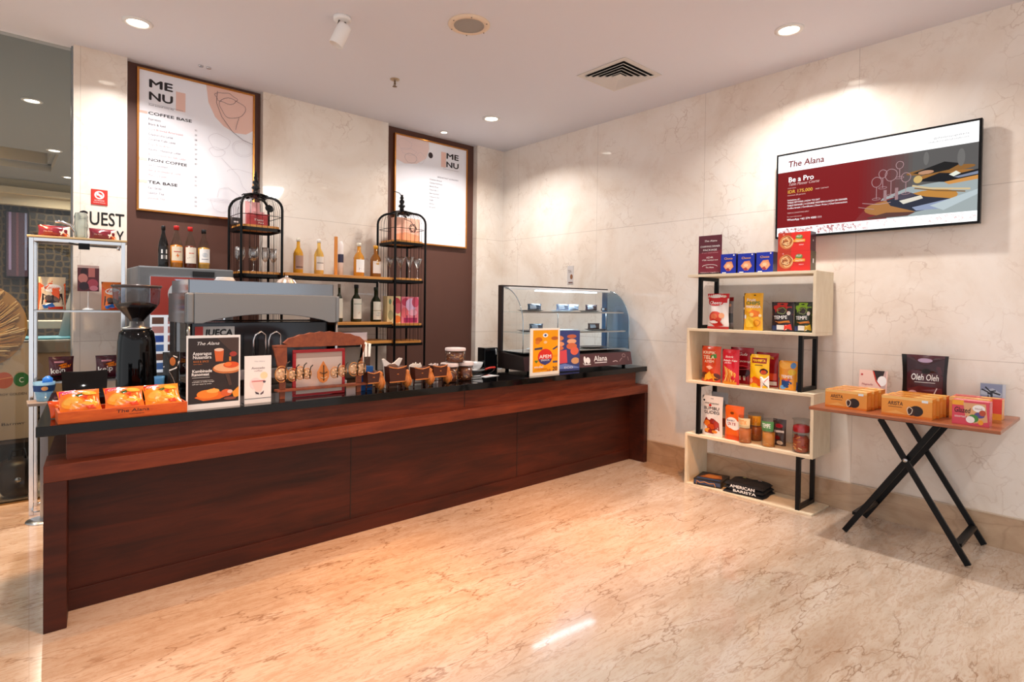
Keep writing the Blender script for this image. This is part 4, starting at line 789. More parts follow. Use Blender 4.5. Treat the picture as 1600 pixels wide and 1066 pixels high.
def onfr(u0, u1, vt): return fity(u0, u1, vt, SH, -.50)
GLB = glassy('bottle_glass', '#e8e8e2', .02, .3)
P, w, h = onfr(247, 263.5, 353); bottle('black square-shouldered syrup bottle, leftmost on top of the chiller', P, h, w/2, c('#12100f', .15), c('#1c1a1a'), BK, 'syrup', art=[('r', .2, .55, .8, .8, WH), ('r', .2, .2, .8, .45, WH), ('r', .35, .1, .65, .9, BK)])
P, w, h = onfr(265.5, 286, 353); bottle('orange syrup bottle with a red neck, second from left on top of the chiller', P, h, w/2, None, c('#f4e2c4'), REDF, 'syrup', c('#d8821c', .2), [('p', [(.3, .4), (.5, .6), (.72, .45), (.5, .3)], c('#e8782a')), ('r', .2, .65, .8, .7, c('#c8382a')), ('r', 0, 0, 1, .12, c('#e88a1c'))], GLB)
P, w, h = onfr(287.5, 307, 355); bottle('syrup bottle with a cream label and red neck, third from left on the chiller', P, h, w/2, None, c('#f6ead8'), REDF, 'syrup', c('#7a3018', .2), [('p', [(.2, .35), (.8, .45), (.8, .4), (.2, .28)], c('#a8322a')), ('r', .3, .6, .7, .66, c('#d8542a'))], GLB)
P, w, h = onfr(309, 328, 359); bottle('clear syrup bottle with a white label and black cap, rightmost on the chiller', P, h, w/2, None, WH, BK, 'syrup', c('#d8a040', .2), [('e', .5, .6, .25, .15, c('#c8ccd0')), ('r', .2, .3, .8, .34, c('#8a8a90')), ('r', 0, 0, 1, .1, c('#d8a040'))], GLB)

# ------------------------------------------------------------------ birdcage stands with shelf boards
def birdcage(name, label, cx, cy, s_, tiers, ztop, zhub, zfin, hook):
    t = thing(name, label, 'birdcage stand', (cx, cy, 0))
    rr = s_/2*1.30
    for sx in (-1, 1):
        for sy in (-1, 1):
            q = s_/2; pts = [(sx*q, sy*q, 0), (sx*q, sy*q, ztop-.11)]
            for a in range(1, 7):
                f = a/6*pi/2; k = 1-(.09*(1-cos(f)))/q; pts.append((sx*q*k, sy*q*k, ztop-.11+.11*sin(f)))
            pts += [(sx*q*.35, sy*q*.35, ztop+.01), (sx*.03, sy*.03, zhub)]
            MB().tube(pts, .0115, M_BLACK, 10).build('post', t)
    wires = MB()
    for k in range(24):
        a = 2*pi*k/24
        if k % 6 == 3: continue
        q = s_/2*1.02/max(abs(cos(a)), abs(sin(a)))*.985; q = min(q, rr)
        wires.tube([(q*cos(a), q*sin(a), tiers[-1] if tiers[-1] < 1.2 else 1.0), (q*cos(a), q*sin(a), ztop-.1), (q*.9*cos(a), q*.9*sin(a), ztop-.03), (q*.5*cos(a), q*.5*sin(a), ztop+.0), (.03*cos(a), .03*sin(a), zhub)], .0017, M_BLACK, 5)
    wires.build('cage_wires', t)
    def outline(n=40, k=1.0):
        o = []
        for i in range(n):
            a = 2*pi*i/n; q = min(s_/2*1.02/max(abs(cos(a)), abs(sin(a))), rr)*k; o.append((q*cos(a), q*sin(a)))
        return o
    for z in [ztop-.17]:
        MB().tube([(x, y, z) for x, y in outline()], .003, M_BLACK, 6, closed=True).build('hoop', t)
    for z in tiers:
        ol = outline(k=.95); n = len(ol)
        MB().add([(x, y, z-.024) for x, y in ol]+[(x, y, z) for x, y in ol], [tuple(range(n))[::-1], tuple(range(n, 2*n))]+[(k, (k+1) % n, n+(k+1) % n, n+k) for k in range(n)], M_ORWOOD).build('tier_board', t)
        MB().tube([(x, y, z-.034) for x, y in outline(k=.99)], 0, M_BLACK, flat=(.008, .028), closed=True).build('tier_rim', t)
    MB().lathe([(.0, -.03), (.05, -.025), (.075, -.01), (.1, .0), (.06, .012), (.025, .02), (.02, .045), (.036, .06), (.03, .075), (.016, .085), (.028, .105), (.026, .12), (.013, .13), (.02, .15), (.012, .165), (.014, .18), (.004, zfin-zhub)], M_BLKG, 20, (0, 0, zhub)).build('finial', t)
    cr = MB()
    for k in range(8):
        a = 2*pi*k/8; cr.tube([(.02*cos(a), .02*sin(a), zhub-.01), (.08*cos(a), .08*sin(a), zhub-.03), (.10*cos(a), .10*sin(a), zhub+.0), (.115*cos(a), .115*sin(a), zhub-.015)], .006, M_BLACK, 6)
    cr.build('leaf_crown', t)
    if hook: MB().tube([(0, 0, zfin-.01), (-.03, 0, zfin+.02), (-.08, 0, zfin+.03), (-.11, 0, zfin+.015)], .004, M_BLACK, 6).build('top_hook', t)
    return t
C1 = (-3.10, -.295); C2 = (-1.645, -.295)
birdcage('birdcage_stand', 'tall black birdcage stand beside the left menu board', C1[0], C1[1], .335, [2.165, 1.772, 1.33], 2.42, 2.44, 2.655, False)
birdcage('birdcage_stand', 'tall black birdcage stand in front of the right menu board', C2[0], C2[1], .355, [2.16, 1.778, 1.318, 1.14], 2.45, 2.465, 2.64, True)
for z, x0, lb in ((1.777, C1[0]+.195, 'top honey wood shelf board spanning between the two birdcage stands'), (1.335, C1[0]+.195, 'middle honey wood shelf board holding the green wine bottles'), (1.150, C1[0]+.195, 'lowest honey wood shelf board behind the coffee machine')):
    t = thing('shelf_board', lb, 'shelf', ((x0+C2[0]-.197)/2, -.295, z)); hw = (C2[0]-.197-x0)/2
    MB().box((-hw, -.165, -.026), (hw, .165, 0), M_ORWOOD).build('plank', t, bevel=.002)
    MB().box((-hw, -.170, -.05), (hw, -.14, -.0265), M_BLACK).box((-hw, .14, -.05), (hw, .17, -.0265), M_BLACK).build('metal_rail', t)
def on(z, u0, u1, vt, y): return fity(u0, u1, vt, z+.0006, y)
AMB = c('#b8741c', .12)
P, w, h = on(1.777, 459, 473.5, 372, -.33); bottle('amber bottle with a brown label, leftmost on the top shelf board', P, h, w/2, c('#d09428', .1), c('#b08a78'), c('#f0e8d8'), 'wine', art=[('r', .1, .1, .9, .2, c('#6a4a40'))])
P, w, h = on(1.777, 491.5, 505.5, 374, -.33); bottle('pale gold bottle with a white label, second on the top shelf board', P, h, w/2, c('#d8a850', .1), c('#e8dcd0'), c('#f4eee6'), 'wine', art=[('r', .1, .5, .9, .56, c('#8a7a70'))])
P, w, h = on(1.777, 553.5, 568.5, 380, -.33); bottle('amber wine bottle with a white landscape label, third on the top shelf board', P, h, w/2, c('#c8842a', .1), WH, c('#f2ead8'), 'wine', art=[('p', [(0, .1), (.3, .35), (.6, .25), (1, .4), (1, .1)], c('#3a3430'))])
P, w, h = on(1.777, 579.5, 594.5, 384, -.33); bottle('wine bottle with a yellow capsule right beside the right birdcage stand', P, h, w/2, c('#8a5420', .1), c('#f2e8e0'), c('#e8a020'), 'wine', art=[('e', .5, .9, .4, .2, c('#c89030'))])
P, w, h = on(1.777, 522.5, 527.5, 370, -.36)
tag(MB().box((-.012, -.012, 0), (.012, .012, h), c('#d8842a', .4)).build('wooden_stick', loc=P, bevel=.001), 'upright orange square wooden stick on the top shelf board', 'stick')
P, w, h = on(1.777, 528.5, 536.5, 377, -.28)
t = thing('wrapped_bottle', 'slim white wrapped bottle with a navy band next to the orange stick', 'bottle', P)
MB().lathe([(w/2, 0), (w/2, h*.9), (w/4, h)], c('#f2e8e2'), 20).build('wrapper', t); MB().lathe([(w/2+.001, h*.38), (w/2+.001, h*.62)], c('#2c2a44'), 20, closed=False).build('navy_band', t)
GRN = c('#2a3020', .08)
P, w, h = on(1.335, 525.0, 535.5, 444, -.33); bottle('wine bottle with a tall cream label, half hidden behind the coffee machine', P, h, w/2, GRN, c('#f0ead8'), c('#8a7a6a'), 'wine', labz=(.1, .62))
P, w, h = on(1.335, 549, 564.5, 445, -.33); bottle('green wine bottle with a tall cream label in the middle of the middle board', P, h, w/2, GRN, c('#ece6d6'), BK, 'wine', labz=(.08, .62), art=[('p', [(.2, .3), (.6, .36), (.8, .3), (.5, .22)], c('#d8904a')), ('r', .05, .72, .95, .76, c('#a8b09a'))])
P, w, h = on(1.335, 580, 595, 449, -.33); bottle('dark green wine bottle with a slanted cream label beside the right birdcage stand', P, h, w/2, c('#20281a', .08), c('#ece4d2'), c('#1c2416'), 'wine', labz=(.06, .58), art=[('e', .5, .3, .35, .12, c('#c8c4b8')), ('r', .0, .48, 1, .52, c('#b8a888'))])
def giftbox(name, label, P, w, h, d, base, art, topart=None, cat='gift box'): return carton(name, label, cat, P, 0, w, h, d, base, art, topart=topart)
P, w, h = on(1.335, 528, 570, 519.5, -.3); P.z = 1.1506; P, w, h = fity(529, 570, 519.5, 1.1506, -.36)
giftbox('tray_box', 'flat pale pink box lying on the lowest shelf board', Vector((P.x, -.30, P.z)), w, h, .22, c('#f2dcdc'), [('r', 0, 0, 1, .12, c('#f0b8a0'))])
P, w, h = on(1.3186, 602, 622.5, 463, -.36)
giftbox('gift_box', 'cream floral gift box, left of the pair inside the right birdcage stand', P, w, h, .09, c('#ecd29a'), [('e', .7, .75, .3, .2, c('#c8404a')), ('e', .8, .55, .25, .2, c('#d8606a')), ('e', .25, .3, .2, .18, c('#b8a878')), ('e', .75, .15, .3, .14, c('#e8742c')), ('e', .2, .8, .1, .1, c('#8aa078'))])
P, w, h = on(1.3186, 623.5, 651, 464, -.36)
giftbox('gift_box', 'pink floral gift box, right of the pair inside the right birdcage stand', P, w, h, .09, c('#e8808e'), [('e', .25, .8, .22, .15, c('#c83a58')), ('e', .55, .7, .3, .25, c('#ecc0e0')), ('e', .8, .8, .2, .2, c('#d8506a')), ('e', .2, .4, .2, .2, c('#e86a70')), ('e', .65, .4, .25, .12, c('#f0a8b8')), ('r', .15, .02, .9, .2, c('#a82858')), ('r', .3, .02, .36, .3, c('#7a2048')), ('r', .7, .02, .76, .3, c('#7a2048'))])
P, w, h = on(2.1606, 614, 654, 331, -.26); giftbox('gift_box', 'large peach gift box in the dome of the right birdcage stand', P, w*.93, min(h, .25), .1, c('#f0b8a0'), [('p', [(0, .3), (.4, .4), (1, .3), (1, 0), (0, 0)], c('#eea078')), ('l', squig(.5, .6, .3, .2), .002, c('#e08a78')), ('l', [(0, .45), (.5, .5), (1, .44)], .003, c('#d88878'))])
t = thing('hexagon_ornament', 'dark openwork rosette hanging from the dome of the right birdcage stand', 'ornament', (at(645, 357, 'y', -.50)))
mb = MB()
for r, ph in ((.044, 0), (.030, .3)): mb.tube([(r*cos(2*pi*k/6+ph), 0, r*sin(2*pi*k/6+ph)) for k in range(6)], .004, M_BLACK, 6, closed=True)
for k in range(6): mb.tube([(.03*cos(2*pi*k/6+.3), 0, .03*sin(2*pi*k/6+.3)), (.044*cos(2*pi*k/6), 0, .044*sin(2*pi*k/6))], .003, M_BLACK, 5)
mb.build('openwork_ring', t); MB().tube([(0, 0, .04), (-.01, .02, .07), (-.02, .13, .105)], .003, M_BLACK, 5).build('hanging_wire', t)
# left cage dome contents
P, w, h = on(2.1656, 378, 404, 316, -.25); giftbox('gift_bag', 'light pink striped gift bag in the dome of the left birdcage stand', P, w, min(h, .235), .07, c('#f0b0b0'), [('r', 0, 0, .12, 1, WH), ('r', .4, 0, .5, 1, c('#f6d8d8')), ('r', .75, 0, .85, 1, c('#e08a8a'))], cat='gift bag')
P, w, h = on(2.1656, 387, 417, 330, -.345); giftbox('gift_bag', 'deep red gift box with a flared lid in front of the pink striped bag', P, w, h*.8, .07, c('#a02226'), [('p', [(-.08, .98), (1.08, .98), (.94, .8), (.06, .8)], c('#b83238')), ('t', 'Thank', .5, .42, .16, WH, {'w': .5, 'sh': .3}), ('t', 'You', .6, .2, .14, WH, {'w': .3, 'sh': .3}), ('r', .2, .98, .8, 1.15, c('#e0a0a0'))])
P, w, h = on(2.1656, 363, 372, 337, -.30); giftbox('keepsake_box', 'small dark box at the left side inside the left birdcage dome', P, .06, .06, .05, c('#2a2224'), [('r', .2, .3, .8, .5, c('#c8c0c0'))], cat='box')
t = thing('hanging_tag', 'small oval black name tag hanging in the left birdcage dome', 'tag', at(421, 326, 'y', -.485)); MB().lathe([(.0, -.003), (.034, -.003), (.036, 0), (.034, .003), (0, .003)], M_BLACK, 24).build('disc', t)
t.rotation_euler = (R(68), 0, 0)
# stemware
def glass(label, P, kind, h, r, group):
    t = thing('wine_glass' if kind == 'wine' else 'martini_glass', label, 'glass', P, 0, group)
    if kind == 'wine': pr = [(.004, h*.42), (r*.6, h*.47), (r*.95, h*.62), (r, h*.75), (r*.82, h), (r*.79, h), (r*.96, h*.75), (r*.9, h*.63), (r*.55, h*.49), (.0, h*.445)]
    else: pr = [(.004, h*.5), (r*.35, h*.62), (r, h), (r*.97, h), (r*.32, h*.63), (0, h*.53)]
    MB().lathe(pr, M_GLASSW, 28, closed=False).build('bowl', t)
    MB().lathe([(r*.7, 0), (r*.72, .002), (.006, .008), (.0035, .02), (.0035, h*.45)], M_GLASSW, 24).build('stem', t)
z = 1.7726
for k, (u0, u1, vt, y) in enumerate(((366, 383, 386, -.33), (388, 404, 386, -.36), (409, 420, 387, -.25), (421, 433, 389, -.33))):
    P, w, h = on(z-.0006, u0, u1, vt, y); glass(('leftmost', 'second from left', 'third from left', 'rightmost')[k]+' of the four wine glasses in the left birdcage stand', P, 'wine', h, w/2, 'wine glasses in the left birdcage stand')
for k, (u0, u1, vt, y) in enumerate(((602, 616, 402, -.33), (619, 632.5, 402, -.36), (634, 646, 402, -.26), (645.5, 659, 405, -.36))):
    P, w, h = on(1.778, u0, u1, vt, y); glass(('leftmost', 'second from left', 'third from left', 'rightmost')[k]+' of the four cocktail glasses in the right birdcage stand', P, 'martini', h, w/2*.95, 'cocktail glasses in the right birdcage stand')

# ------------------------------------------------------------------ display case
t = thing('display_case', 'curved glass pastry display case with a brown base at the right end of the worktop', 'display case', (-.765, -1.66, ZT), R(-5.2)); CW = 1.335; hw = CW/2
DK = mat('#2c2220', .35)
fb = MB()
for x in (-hw+.08, hw-.08):
    for y in (-.36, -.04): fb.lathe([(.016, 0), (.02, .018), (.014, .022)], M_BLACK, 14, (x, y, 0))
fb.build('feet', t)
MB().prismx([(0, .022), (-.40, .022), (-.375, .145), (0, .17)], -hw, hw, DK).build('base_cabinet', t, bevel=.003)
fa = MB(); tl = math.atan2(.025, .123)
fa.art(flat(CW, .12, -.4015, z0=.024, tilt=tl), CW, .12, [('r', 0, .0, 1, 1, c('#56363a', .3)), ('e', .53, .55, .012, .28, WH), ('e', .56, .5, .02, .25, WH), ('t', 'The', .52, .2, .12, WH, {'w': .03}), ('r', .52, .16, .58, .22, WH), ('t', 'Alana', .68, .42, .42, WH, {'w': .13, 'bo': .014, 'sh': .1}), ('r', .62, .26, .74, .32, WH), ('l', [(.80, .3), (.83, .36), (.85, .28)], .006, c('#e0c8c4')), ('l', squig(.92, .74, .016, .13, k=5), .003, c('#c8a8a4')), ('l', [(.90, .55), (.88, .4), (.87, .28)], .004, c('#c8a8a4')), ('l', [(.96, .62), (.965, .3)], .004, c('#c8a8a4'))])
fa.build('printed_front', t)
prof = [(-.36, .17), (-.362, .3)]+[(-.05-.312*cos(a), .40+.345*sin(a)) for a in [pi/2*k/10 for k in range(1, 10)]]+[(-.02, .748)]
MB().box((-hw, -.055, .16), (-hw+.022, .0, .757), DK).box((hw-.022, -.055, .16), (hw, .0, .757), mat('#3f5f80', .3, .3)).build('rear_post', t, bevel=.002)
MB().box((-hw, -.06, .748), (hw, 0, .762), DK).build('top_rail', t, bevel=.002)
n = len(prof)
MB().add([(-hw+.01, y, z) for y, z in prof]+[(hw-.01, y, z) for y, z in prof], [(k, k+1, n+k+1, n+k) for k in range(n-1)], M_GLASS, True).build('curved_glass', t)
for x in (-hw+.008, hw-.008):
    pp = [(x, y, z) for y, z in prof]; m_ = len(pp)
    o = MB(); o.add(pp+[(x, -.02, .17)], [tuple(range(m_+1))], M_GLASS if x < 0 else glassy('blue_side_glass', '#8fb0cc', .05, .3)); o.build('side_glass', t)
    MB().tube(pp, .004, mat('#a8bcc8', .15, .8), 6).build('glass_edge', t)
for z, d_ in ((.34, .33), (.52, .30)):
    MB().box((-hw+.03, -d_, z), (hw-.03, -.01, z+.006), M_GLASS).build('glass_shelf', t)
    MB().box((-hw+.03, -d_-.008, z-.004), (hw-.03, -d_, z+.01), M_STEEL).build('shelf_edge', t)
    for x in (-.2, .42): MB().tube([(x, -d_+.02, z-.18), (x, -d_+.02, z)], .004, M_STEEL, 6).build('shelf_support', t)
MB().box((-hw+.02, -.34, .171), (hw-.02, -.02, .178), M_STEEL).build('deck_plate', t)
MB().box((-hw+.03, -.12, .725), (hw-.03, -.06, .747), M_WHITE).build('light_housing', t)
LED = mat('#d8ecff', .4, emit=5)
for x0, x1 in ((-.32, .06), (.08, .46)): MB().box((x0, -.11, .714), (x1, -.09, .7245), LED).build('led_tube', t)
mw = t.matrix_basis
Pl = Vector((-.765, -1.66, ZT)) + Matrix.Rotation(R(-5.2), 3, 'Z') @ Vector((.07, -.12, .70))
l = lamp('case_lamp', Pl, 4, (.78, .9, 1), .3); l.data.shape = 'RECTANGLE'; l.data.size = .8; l.data.size_y = .12; l.rotation_euler = (0, 0, R(-5.2))
def incase(x, y, z): return Vector((-.765, -1.66, ZT)) + Matrix.Rotation(R(-5.2), 3, 'Z') @ Vector((x, y, z))
# things inside the case
k_ = 0
names = {.526: 'upper glass shelf of the display case', .346: 'lower glass shelf of the display case', .178: 'bottom deck of the display case'}
specs = [(.526, -.43, 'dark', .26), (.526, -.05, 'white', .24), (.526, .30, 'dark', .22), (.346, -.42, 'dark', .28), (.346, .0, 'white', .26), (.346, .40, 'dark', .26), (.178, -.3, 'white', .3), (.178, .34, 'dark', .32)]
pos = ('left', 'middle', 'right')
for i, (z, x, kd, w_) in enumerate(specs):
    pp_ = pos[i % 3] if z > .2 else ('left', 'right')[i-6]
    t = thing('pastry_tray', '%s tray at the %s of the %s' % (kd, pp_, names[z]), 'tray', incase(x, -.17, z+.0008), R(-5.2), 'trays in the display case')
    MB().lathe([(.06, 0), (.095, .012), (.1, .014), (.08, .008)], c('#3a2c30', .3) if kd == 'dark' else c('#e8eef4', .3), 28).build('tray', t)
    for ch in t.children: ch.scale = (w_*5, 1.1, 1)
for z, x, col, lb in ((.526, -.38, '#2f4258', 'blue wrapped pastry on the left tray of the upper glass shelf'), (.526, -.06, '#6a7a94', 'grey blue sandwich pack on the middle tray of the upper glass shelf'), (.526, .10, '#8a9ab0', 'pale sandwich pack beside the grey blue one on the upper glass shelf'), (.526, .33, '#3a2c34', 'dark pastry pack on the right tray of the upper glass shelf'), (.526, .47, '#4a3834', 'tiny dark pastry at the right end of the upper glass shelf'),
                        (.346, -.36, '#46505e', 'dark wrapped pastry on the left tray of the lower glass shelf'), (.346, .36, '#54403e', 'brown pastry pack on the right tray of the lower glass shelf')):
    q = .062 if x != .47 else .03
    bag('pastry_pack', lb, 'pastry', incase(x, -.17+.03*sin(9*x), z+.016), R(-5.2), q*2.6, q*.9, q, c(col, .25), [('r', .1, .2, .5, .8, c('#aebccc', .2))], 'stand')

# ------------------------------------------------------------------ cards and goods on the worktop
def standee(label, u0, u1, vt, y, base, art, rot=0, edge=None, nm='card_holder', foot=True):
    P, w, h = fity(u0, u1, vt, ZT, y)
    t = thing(nm, label, 'sign', P, rot)
    MB().box((-w/2, -.003, .0), (w/2, .003, h), base).art(flat(w, h, -.003), w, h, art, clip=(.03, .075, .97, .965)).build('poster', t)
    if foot: MB().box((-w/2, .0035, 0), (w/2, .06, .003), M_PLAST).build('acrylic_foot', t)
    return t, w, h
DKB = c('#2c1d18')
standee('black menu poster with a white border and two orange dishes on the worktop', 292.5, 376.5, 524, -2.15, WH, [('r', .03, .075, .97, .965, DKB), ('p', [(.55, .965), (.97, .965), (.97, .7), (.75, .82)], c('#4a342a')), ('t', 'The Alana', .38, .87, .045, WH, {'w': .42, 'sh': .4}),
    ('t', 'Asparagus', .28, .735, .045, WH, {'w': .34, 'bo': .014}), ('t', 'Nusantara', .28, .685, .045, WH, {'w': .34, 'bo': .014}), ('t', 'RICE & SPICE', .26, .635, .025, c('#d8782a'), {'w': .28}), ('t', 'new menu', .2, .607, .015, c('#d8782a'), {'w': .16}),
    ('t', 'Kambinade', .28, .50, .04, WH, {'w': .36, 'bo': .025}), ('t', 'Ranomeat', .25, .455, .04, WH, {'w': .32, 'bo': .025}), ('l', [(.1, .43), (.42, .43)], .0015, WH), ('l', [(.12, .39), (.48, .39)], .0015, c('#c8c0b8')), ('t', 'available at lobby lounge', .3, .365, .017, WH, {'w': .4}), ('t', 'call our team to order', .28, .335, .017, WH, {'w': .36}),
    ('p', [(.50, .80), (.68, .79), (.665, .64), (.53, .64)], c('#d8642a')), ('e', .59, .80, .09, .022, c('#ecc8b0')), ('e', .86, .735, .07, .035, c('#a8382a')), ('e', .76, .54, .29, .075, c('#c8743c')), ('e', .76, .555, .27, .062, c('#eab080')), ('e', .82, .585, .15, .045, c('#e0541c')), ('e', .76, .595, .07, .03, c('#f07830')), ('r', .78, .64, .82, .7, c('#d8842a')),
    ('p', [(.7, .47), (.78, .47), (.84, .3), (.78, .3)], c('#4a3228')), ('p', [(.14, .16), (.3, .22), (.5, .28), (.62, .22), (.75, .16), (.6, .12), (.3, .11)], c('#e86a14')), ('e', .38, .2, .2, .06, c('#f08828')), ('e', .48, .24, .12, .03, c('#f2b050')), ('e', .73, .2, .11, .05, c('#d8602c')), ('e', .8, .215, .05, .025, c('#f0c0a8')), ('p', [(.84, .2), (.97, .28), (.97, .14), (.88, .12)], c('#e8962a')), ('e', .8, .12, .12, .02, c('#8a4a3a'))])
standee('small white drink card standing to the right of the black menu poster', 382.5, 424, 556, -2.13, WH, [('t', 'The Alana', .55, .87, .025, c('#b8b0b4'), {'w': .4}), ('t', 'Avocado', .5, .72, .05, c('#6a4450'), {'w': .5}), ('t', 'coffee', .5, .67, .03, c('#a87a84'), {'w': .3}), ('e', .72, .58, .14, .075, c('#f4e0b4')), ('e', .4, .42, .22, .12, c('#f8e0e0')), ('p', [(.24, .46), (.74, .46), (.62, .24), (.42, .24)], c('#f4d4cc')), ('r', .26, .45, .76, .48, c('#d88a8a')), ('p', [(.68, .47), (.8, .46), (.76, .42), (.68, .43)], c('#5a4a58')), ('p', [(.38, .25), (.52, .22), (.54, .18), (.42, .2)], c('#4a3c48')), ('p', [(.58, .2), (.72, .26), (.7, .2), (.6, .17)], c('#6a5460')), ('r', 0, .1, 1, .11, c('#3c3436'))])
standee('white framed orange promotion card in front of the display case', 829, 875, 513, -2.12, c('#f6eedf'), [('r', .09, .07, .94, .96, g('#f4a41c')), ('e', .5, .85, .09, .045, WH), ('e', .5, .85, .04, .025, c('#2a4a8a')), ('e', .28, .76, .12, .05, c('#c86a1c')), ('e', .24, .70, .08, .04, c('#d87a2a')), ('e', .82, .78, .12, .04, c('#b8622a')), ('e', .5, .7, .06, .03, c('#f2c890')), ('p', [(.14, .58), (.4, .6), (.4, .55), (.14, .54)], c('#4a4450')), ('p', [(.74, .55), (.92, .62), (.92, .58), (.78, .53)], c('#4a4460')), ('e', .5, .39, .25, .17, c('#d83028')), ('p', [(.27, .34), (.73, .34), (.66, .26), (.5, .21), (.34, .26)], c('#3a4078')), ('t', 'APEM', .5, .36, .075, WH, {'w': .4, 'bo': .014}), ('t', 'SNACK', .5, .3, .04, WH, {'w': .3}), ('t', 'ECO', .84, .38, .04, c('#e07818'), {'w': .16}), ('p', [(.14, .32), (.28, .32), (.2, .26)], c('#5a7a2a')), ('r', .76, .25, .92, .29, c('#4a4a68')), ('t', 'mulai', .28, .16, .05, WH, {'w': .3, 'bo': .014}), ('t', '10.000', .36, .11, .04, c('#c8601c'), {'w': .4}), ('t', '20', .83, .08, .09, c('#4a2a3a'), {'w': .16, 'bo': .014}), ('t', '.10', .6, .07, .05, c('#a82a20'), {'w': .16})])
standee('blue brochure with orange product pictures half hidden behind the orange card', 862, 904, 517, -2.06, c('#3a4680'), [('e', .25, .82, .2, .07, c('#e08858')), ('e', .25, .68, .22, .07, c('#f0a070')), ('e', .25, .58, .2, .06, c('#e07848')), ('e', .72, .86, .16, .05, c('#c86a48')), ('e', .72, .74, .16, .06, c('#f0b088')), ('e', .72, .62, .18, .08, c('#d87048')), ('p', [(.2, .5), (.55, .54), (.58, .22), (.24, .2)], c('#e0505a')), ('e', .82, .5, .14, .1, c('#e86a50')), ('e', .85, .26, .14, .08, c('#d8a070')), ('p', [(0, .14), (.5, .2), (1, .1), (1, .02), (0, .02)], c('#7088c8')), ('t', 'ECO', .62, .08, .05, WH, {'w': .3}), ('r', 0, 0, 1, .02, c('#101828'))], rot=R(-6))
# orange tray with snack bags
P0 = Vector((-4.575, -2.19, ZT)); TWd, TD, TH = .53, .17, .052
t = thing('snack_tray', 'orange painted wooden tray holding crisp bags at the left end of the worktop', 'tray', (P0.x+TWd/2, P0.y+TD/2+.005, ZT), R(0))
MB().box((-TWd/2, -TD/2, 0), (TWd/2, TD/2, .008), M_CRATE).build('tray_base', t)
MB().box((-TWd/2, -TD/2, .008), (TWd/2, -TD/2+.01, TH), M_CRATE).art(flat(TWd, TH-.008, -TD/2, z0=.008), TWd, TH-.008, [('t', 'The Alana', .55, .45, .36, c('#4a1c0c'), {'w': .26, 'sh': .1, 'bo': .01}), ('t', 'YOGYAKARTA', .58, .15, .14, c('#5a240e'), {'w': .12})]).build('front_board', t, bevel=.001)
MB().box((-TWd/2, TD/2-.01, .008), (TWd/2, TD/2, TH), M_CRATE).box((-TWd/2, -TD/2+.01, .008), (-TWd/2+.01, TD/2-.01, TH), M_CRATE).box((TWd/2-.01, -TD/2+.01, .008), (TWd/2, TD/2-.01, TH), M_CRATE).build('side_board', t, bevel=.001)
tc = t.location
def crisp_art(k): return [('p', [(.02, .72), (.45, .74), (.42, .95), (.05, .95)], g(('#d8286a', '#d8204a', '#d82420')[k])), ('t', 'Crisp', .24, .79, .1, WH, {'w': .3, 'sh': .2}), ('e', .3, .38, .26, .24, g('#f0962a')), ('e', .27, .42, .18, .14, g('#f4b048')), ('p', [(.38, .66), (.56, .74), (.58, .66), (.46, .6)], g('#2c5a1c')), ('p', [(.5, .3), (.75, .5), (.95, .35), (.8, .15)], g('#f2a830')), ('p', [(.55, .6), (.7, .66), (.66, .5)], g('#e03c18')), ('e', .75, .75, .18, .1, g('#f6b83c')), ('p', [(.6, .2), (.8, .26), (.86, .12), (.66, .1)], g('#e84818')), ('l', [(.62, .42), (.72, .4), (.78, .34)], .005, WH)]
for k, (dx, lb) in enumerate(((-.175, 'left orange crisp bag lying in the orange tray'), (.0, 'middle orange crisp bag lying in the orange tray'), (.168, 'right orange crisp bag with a yellow top lying in the orange tray'))):
    o = bag('crisp_bag', lb, 'crisp bag', Vector((tc.x+dx, tc.y-.055, ZT+.034)), R((2, -2, 1)[k]), .168, .15, .045, g(('#ee7418', '#ee7020', '#f08a1c')[k]), crisp_art(k), 'pillow', group='orange crisp bags in the orange tray')
    o.rotation_euler = (R(-48), 0, R((2, -2, 1)[k]))
o = bag('crisp_bag', 'small orange bag corner sticking out at the left rear of the tray', 'crisp bag', Vector((tc.x-.24, tc.y+.105, ZT+.003)), R(20), .09, .085, .03, g('#e85818'), [('r', .2, .3, .8, .7, g('#ee7a28'))], 'pillow'); o.rotation_euler = (R(-20), 0, R(25))
# black sign holder behind the tray
P, w, h = fity(96.5, 168.5, 577, ZT, -1.72)
t = thing('sign_holder', 'blank gloss black sign holder standing behind the orange tray', 'sign holder', P)
mb = MB(); n = 10; vs = []
for yy in (-.004, .004):
    for i in range(n+1):
        x = -w/2+w*i/n; q = .012*(2*i/n-1)**2; vs += [(x*.93, yy-q, 0), (x, yy-q, h-.012+.006*(2*i/n-1)**2)]
mb.add(vs, [(2*i, 2*i+2, 2*i+3, 2*i+1) for i in range(n)]+[(2*n+2+2*i, 2*n+4+2*i, 2*n+5+2*i, 2*n+3+2*i) for i in range(n)]+[(2*i+1, 2*i+3, 2*n+5+2*i, 2*n+3+2*i) for i in range(n)], M_BLKG, True); mb.build('panel', t)
MB().box((-w*.35, .0, 0), (w*.35, .07, .005), M_BLKG).build('foot', t)
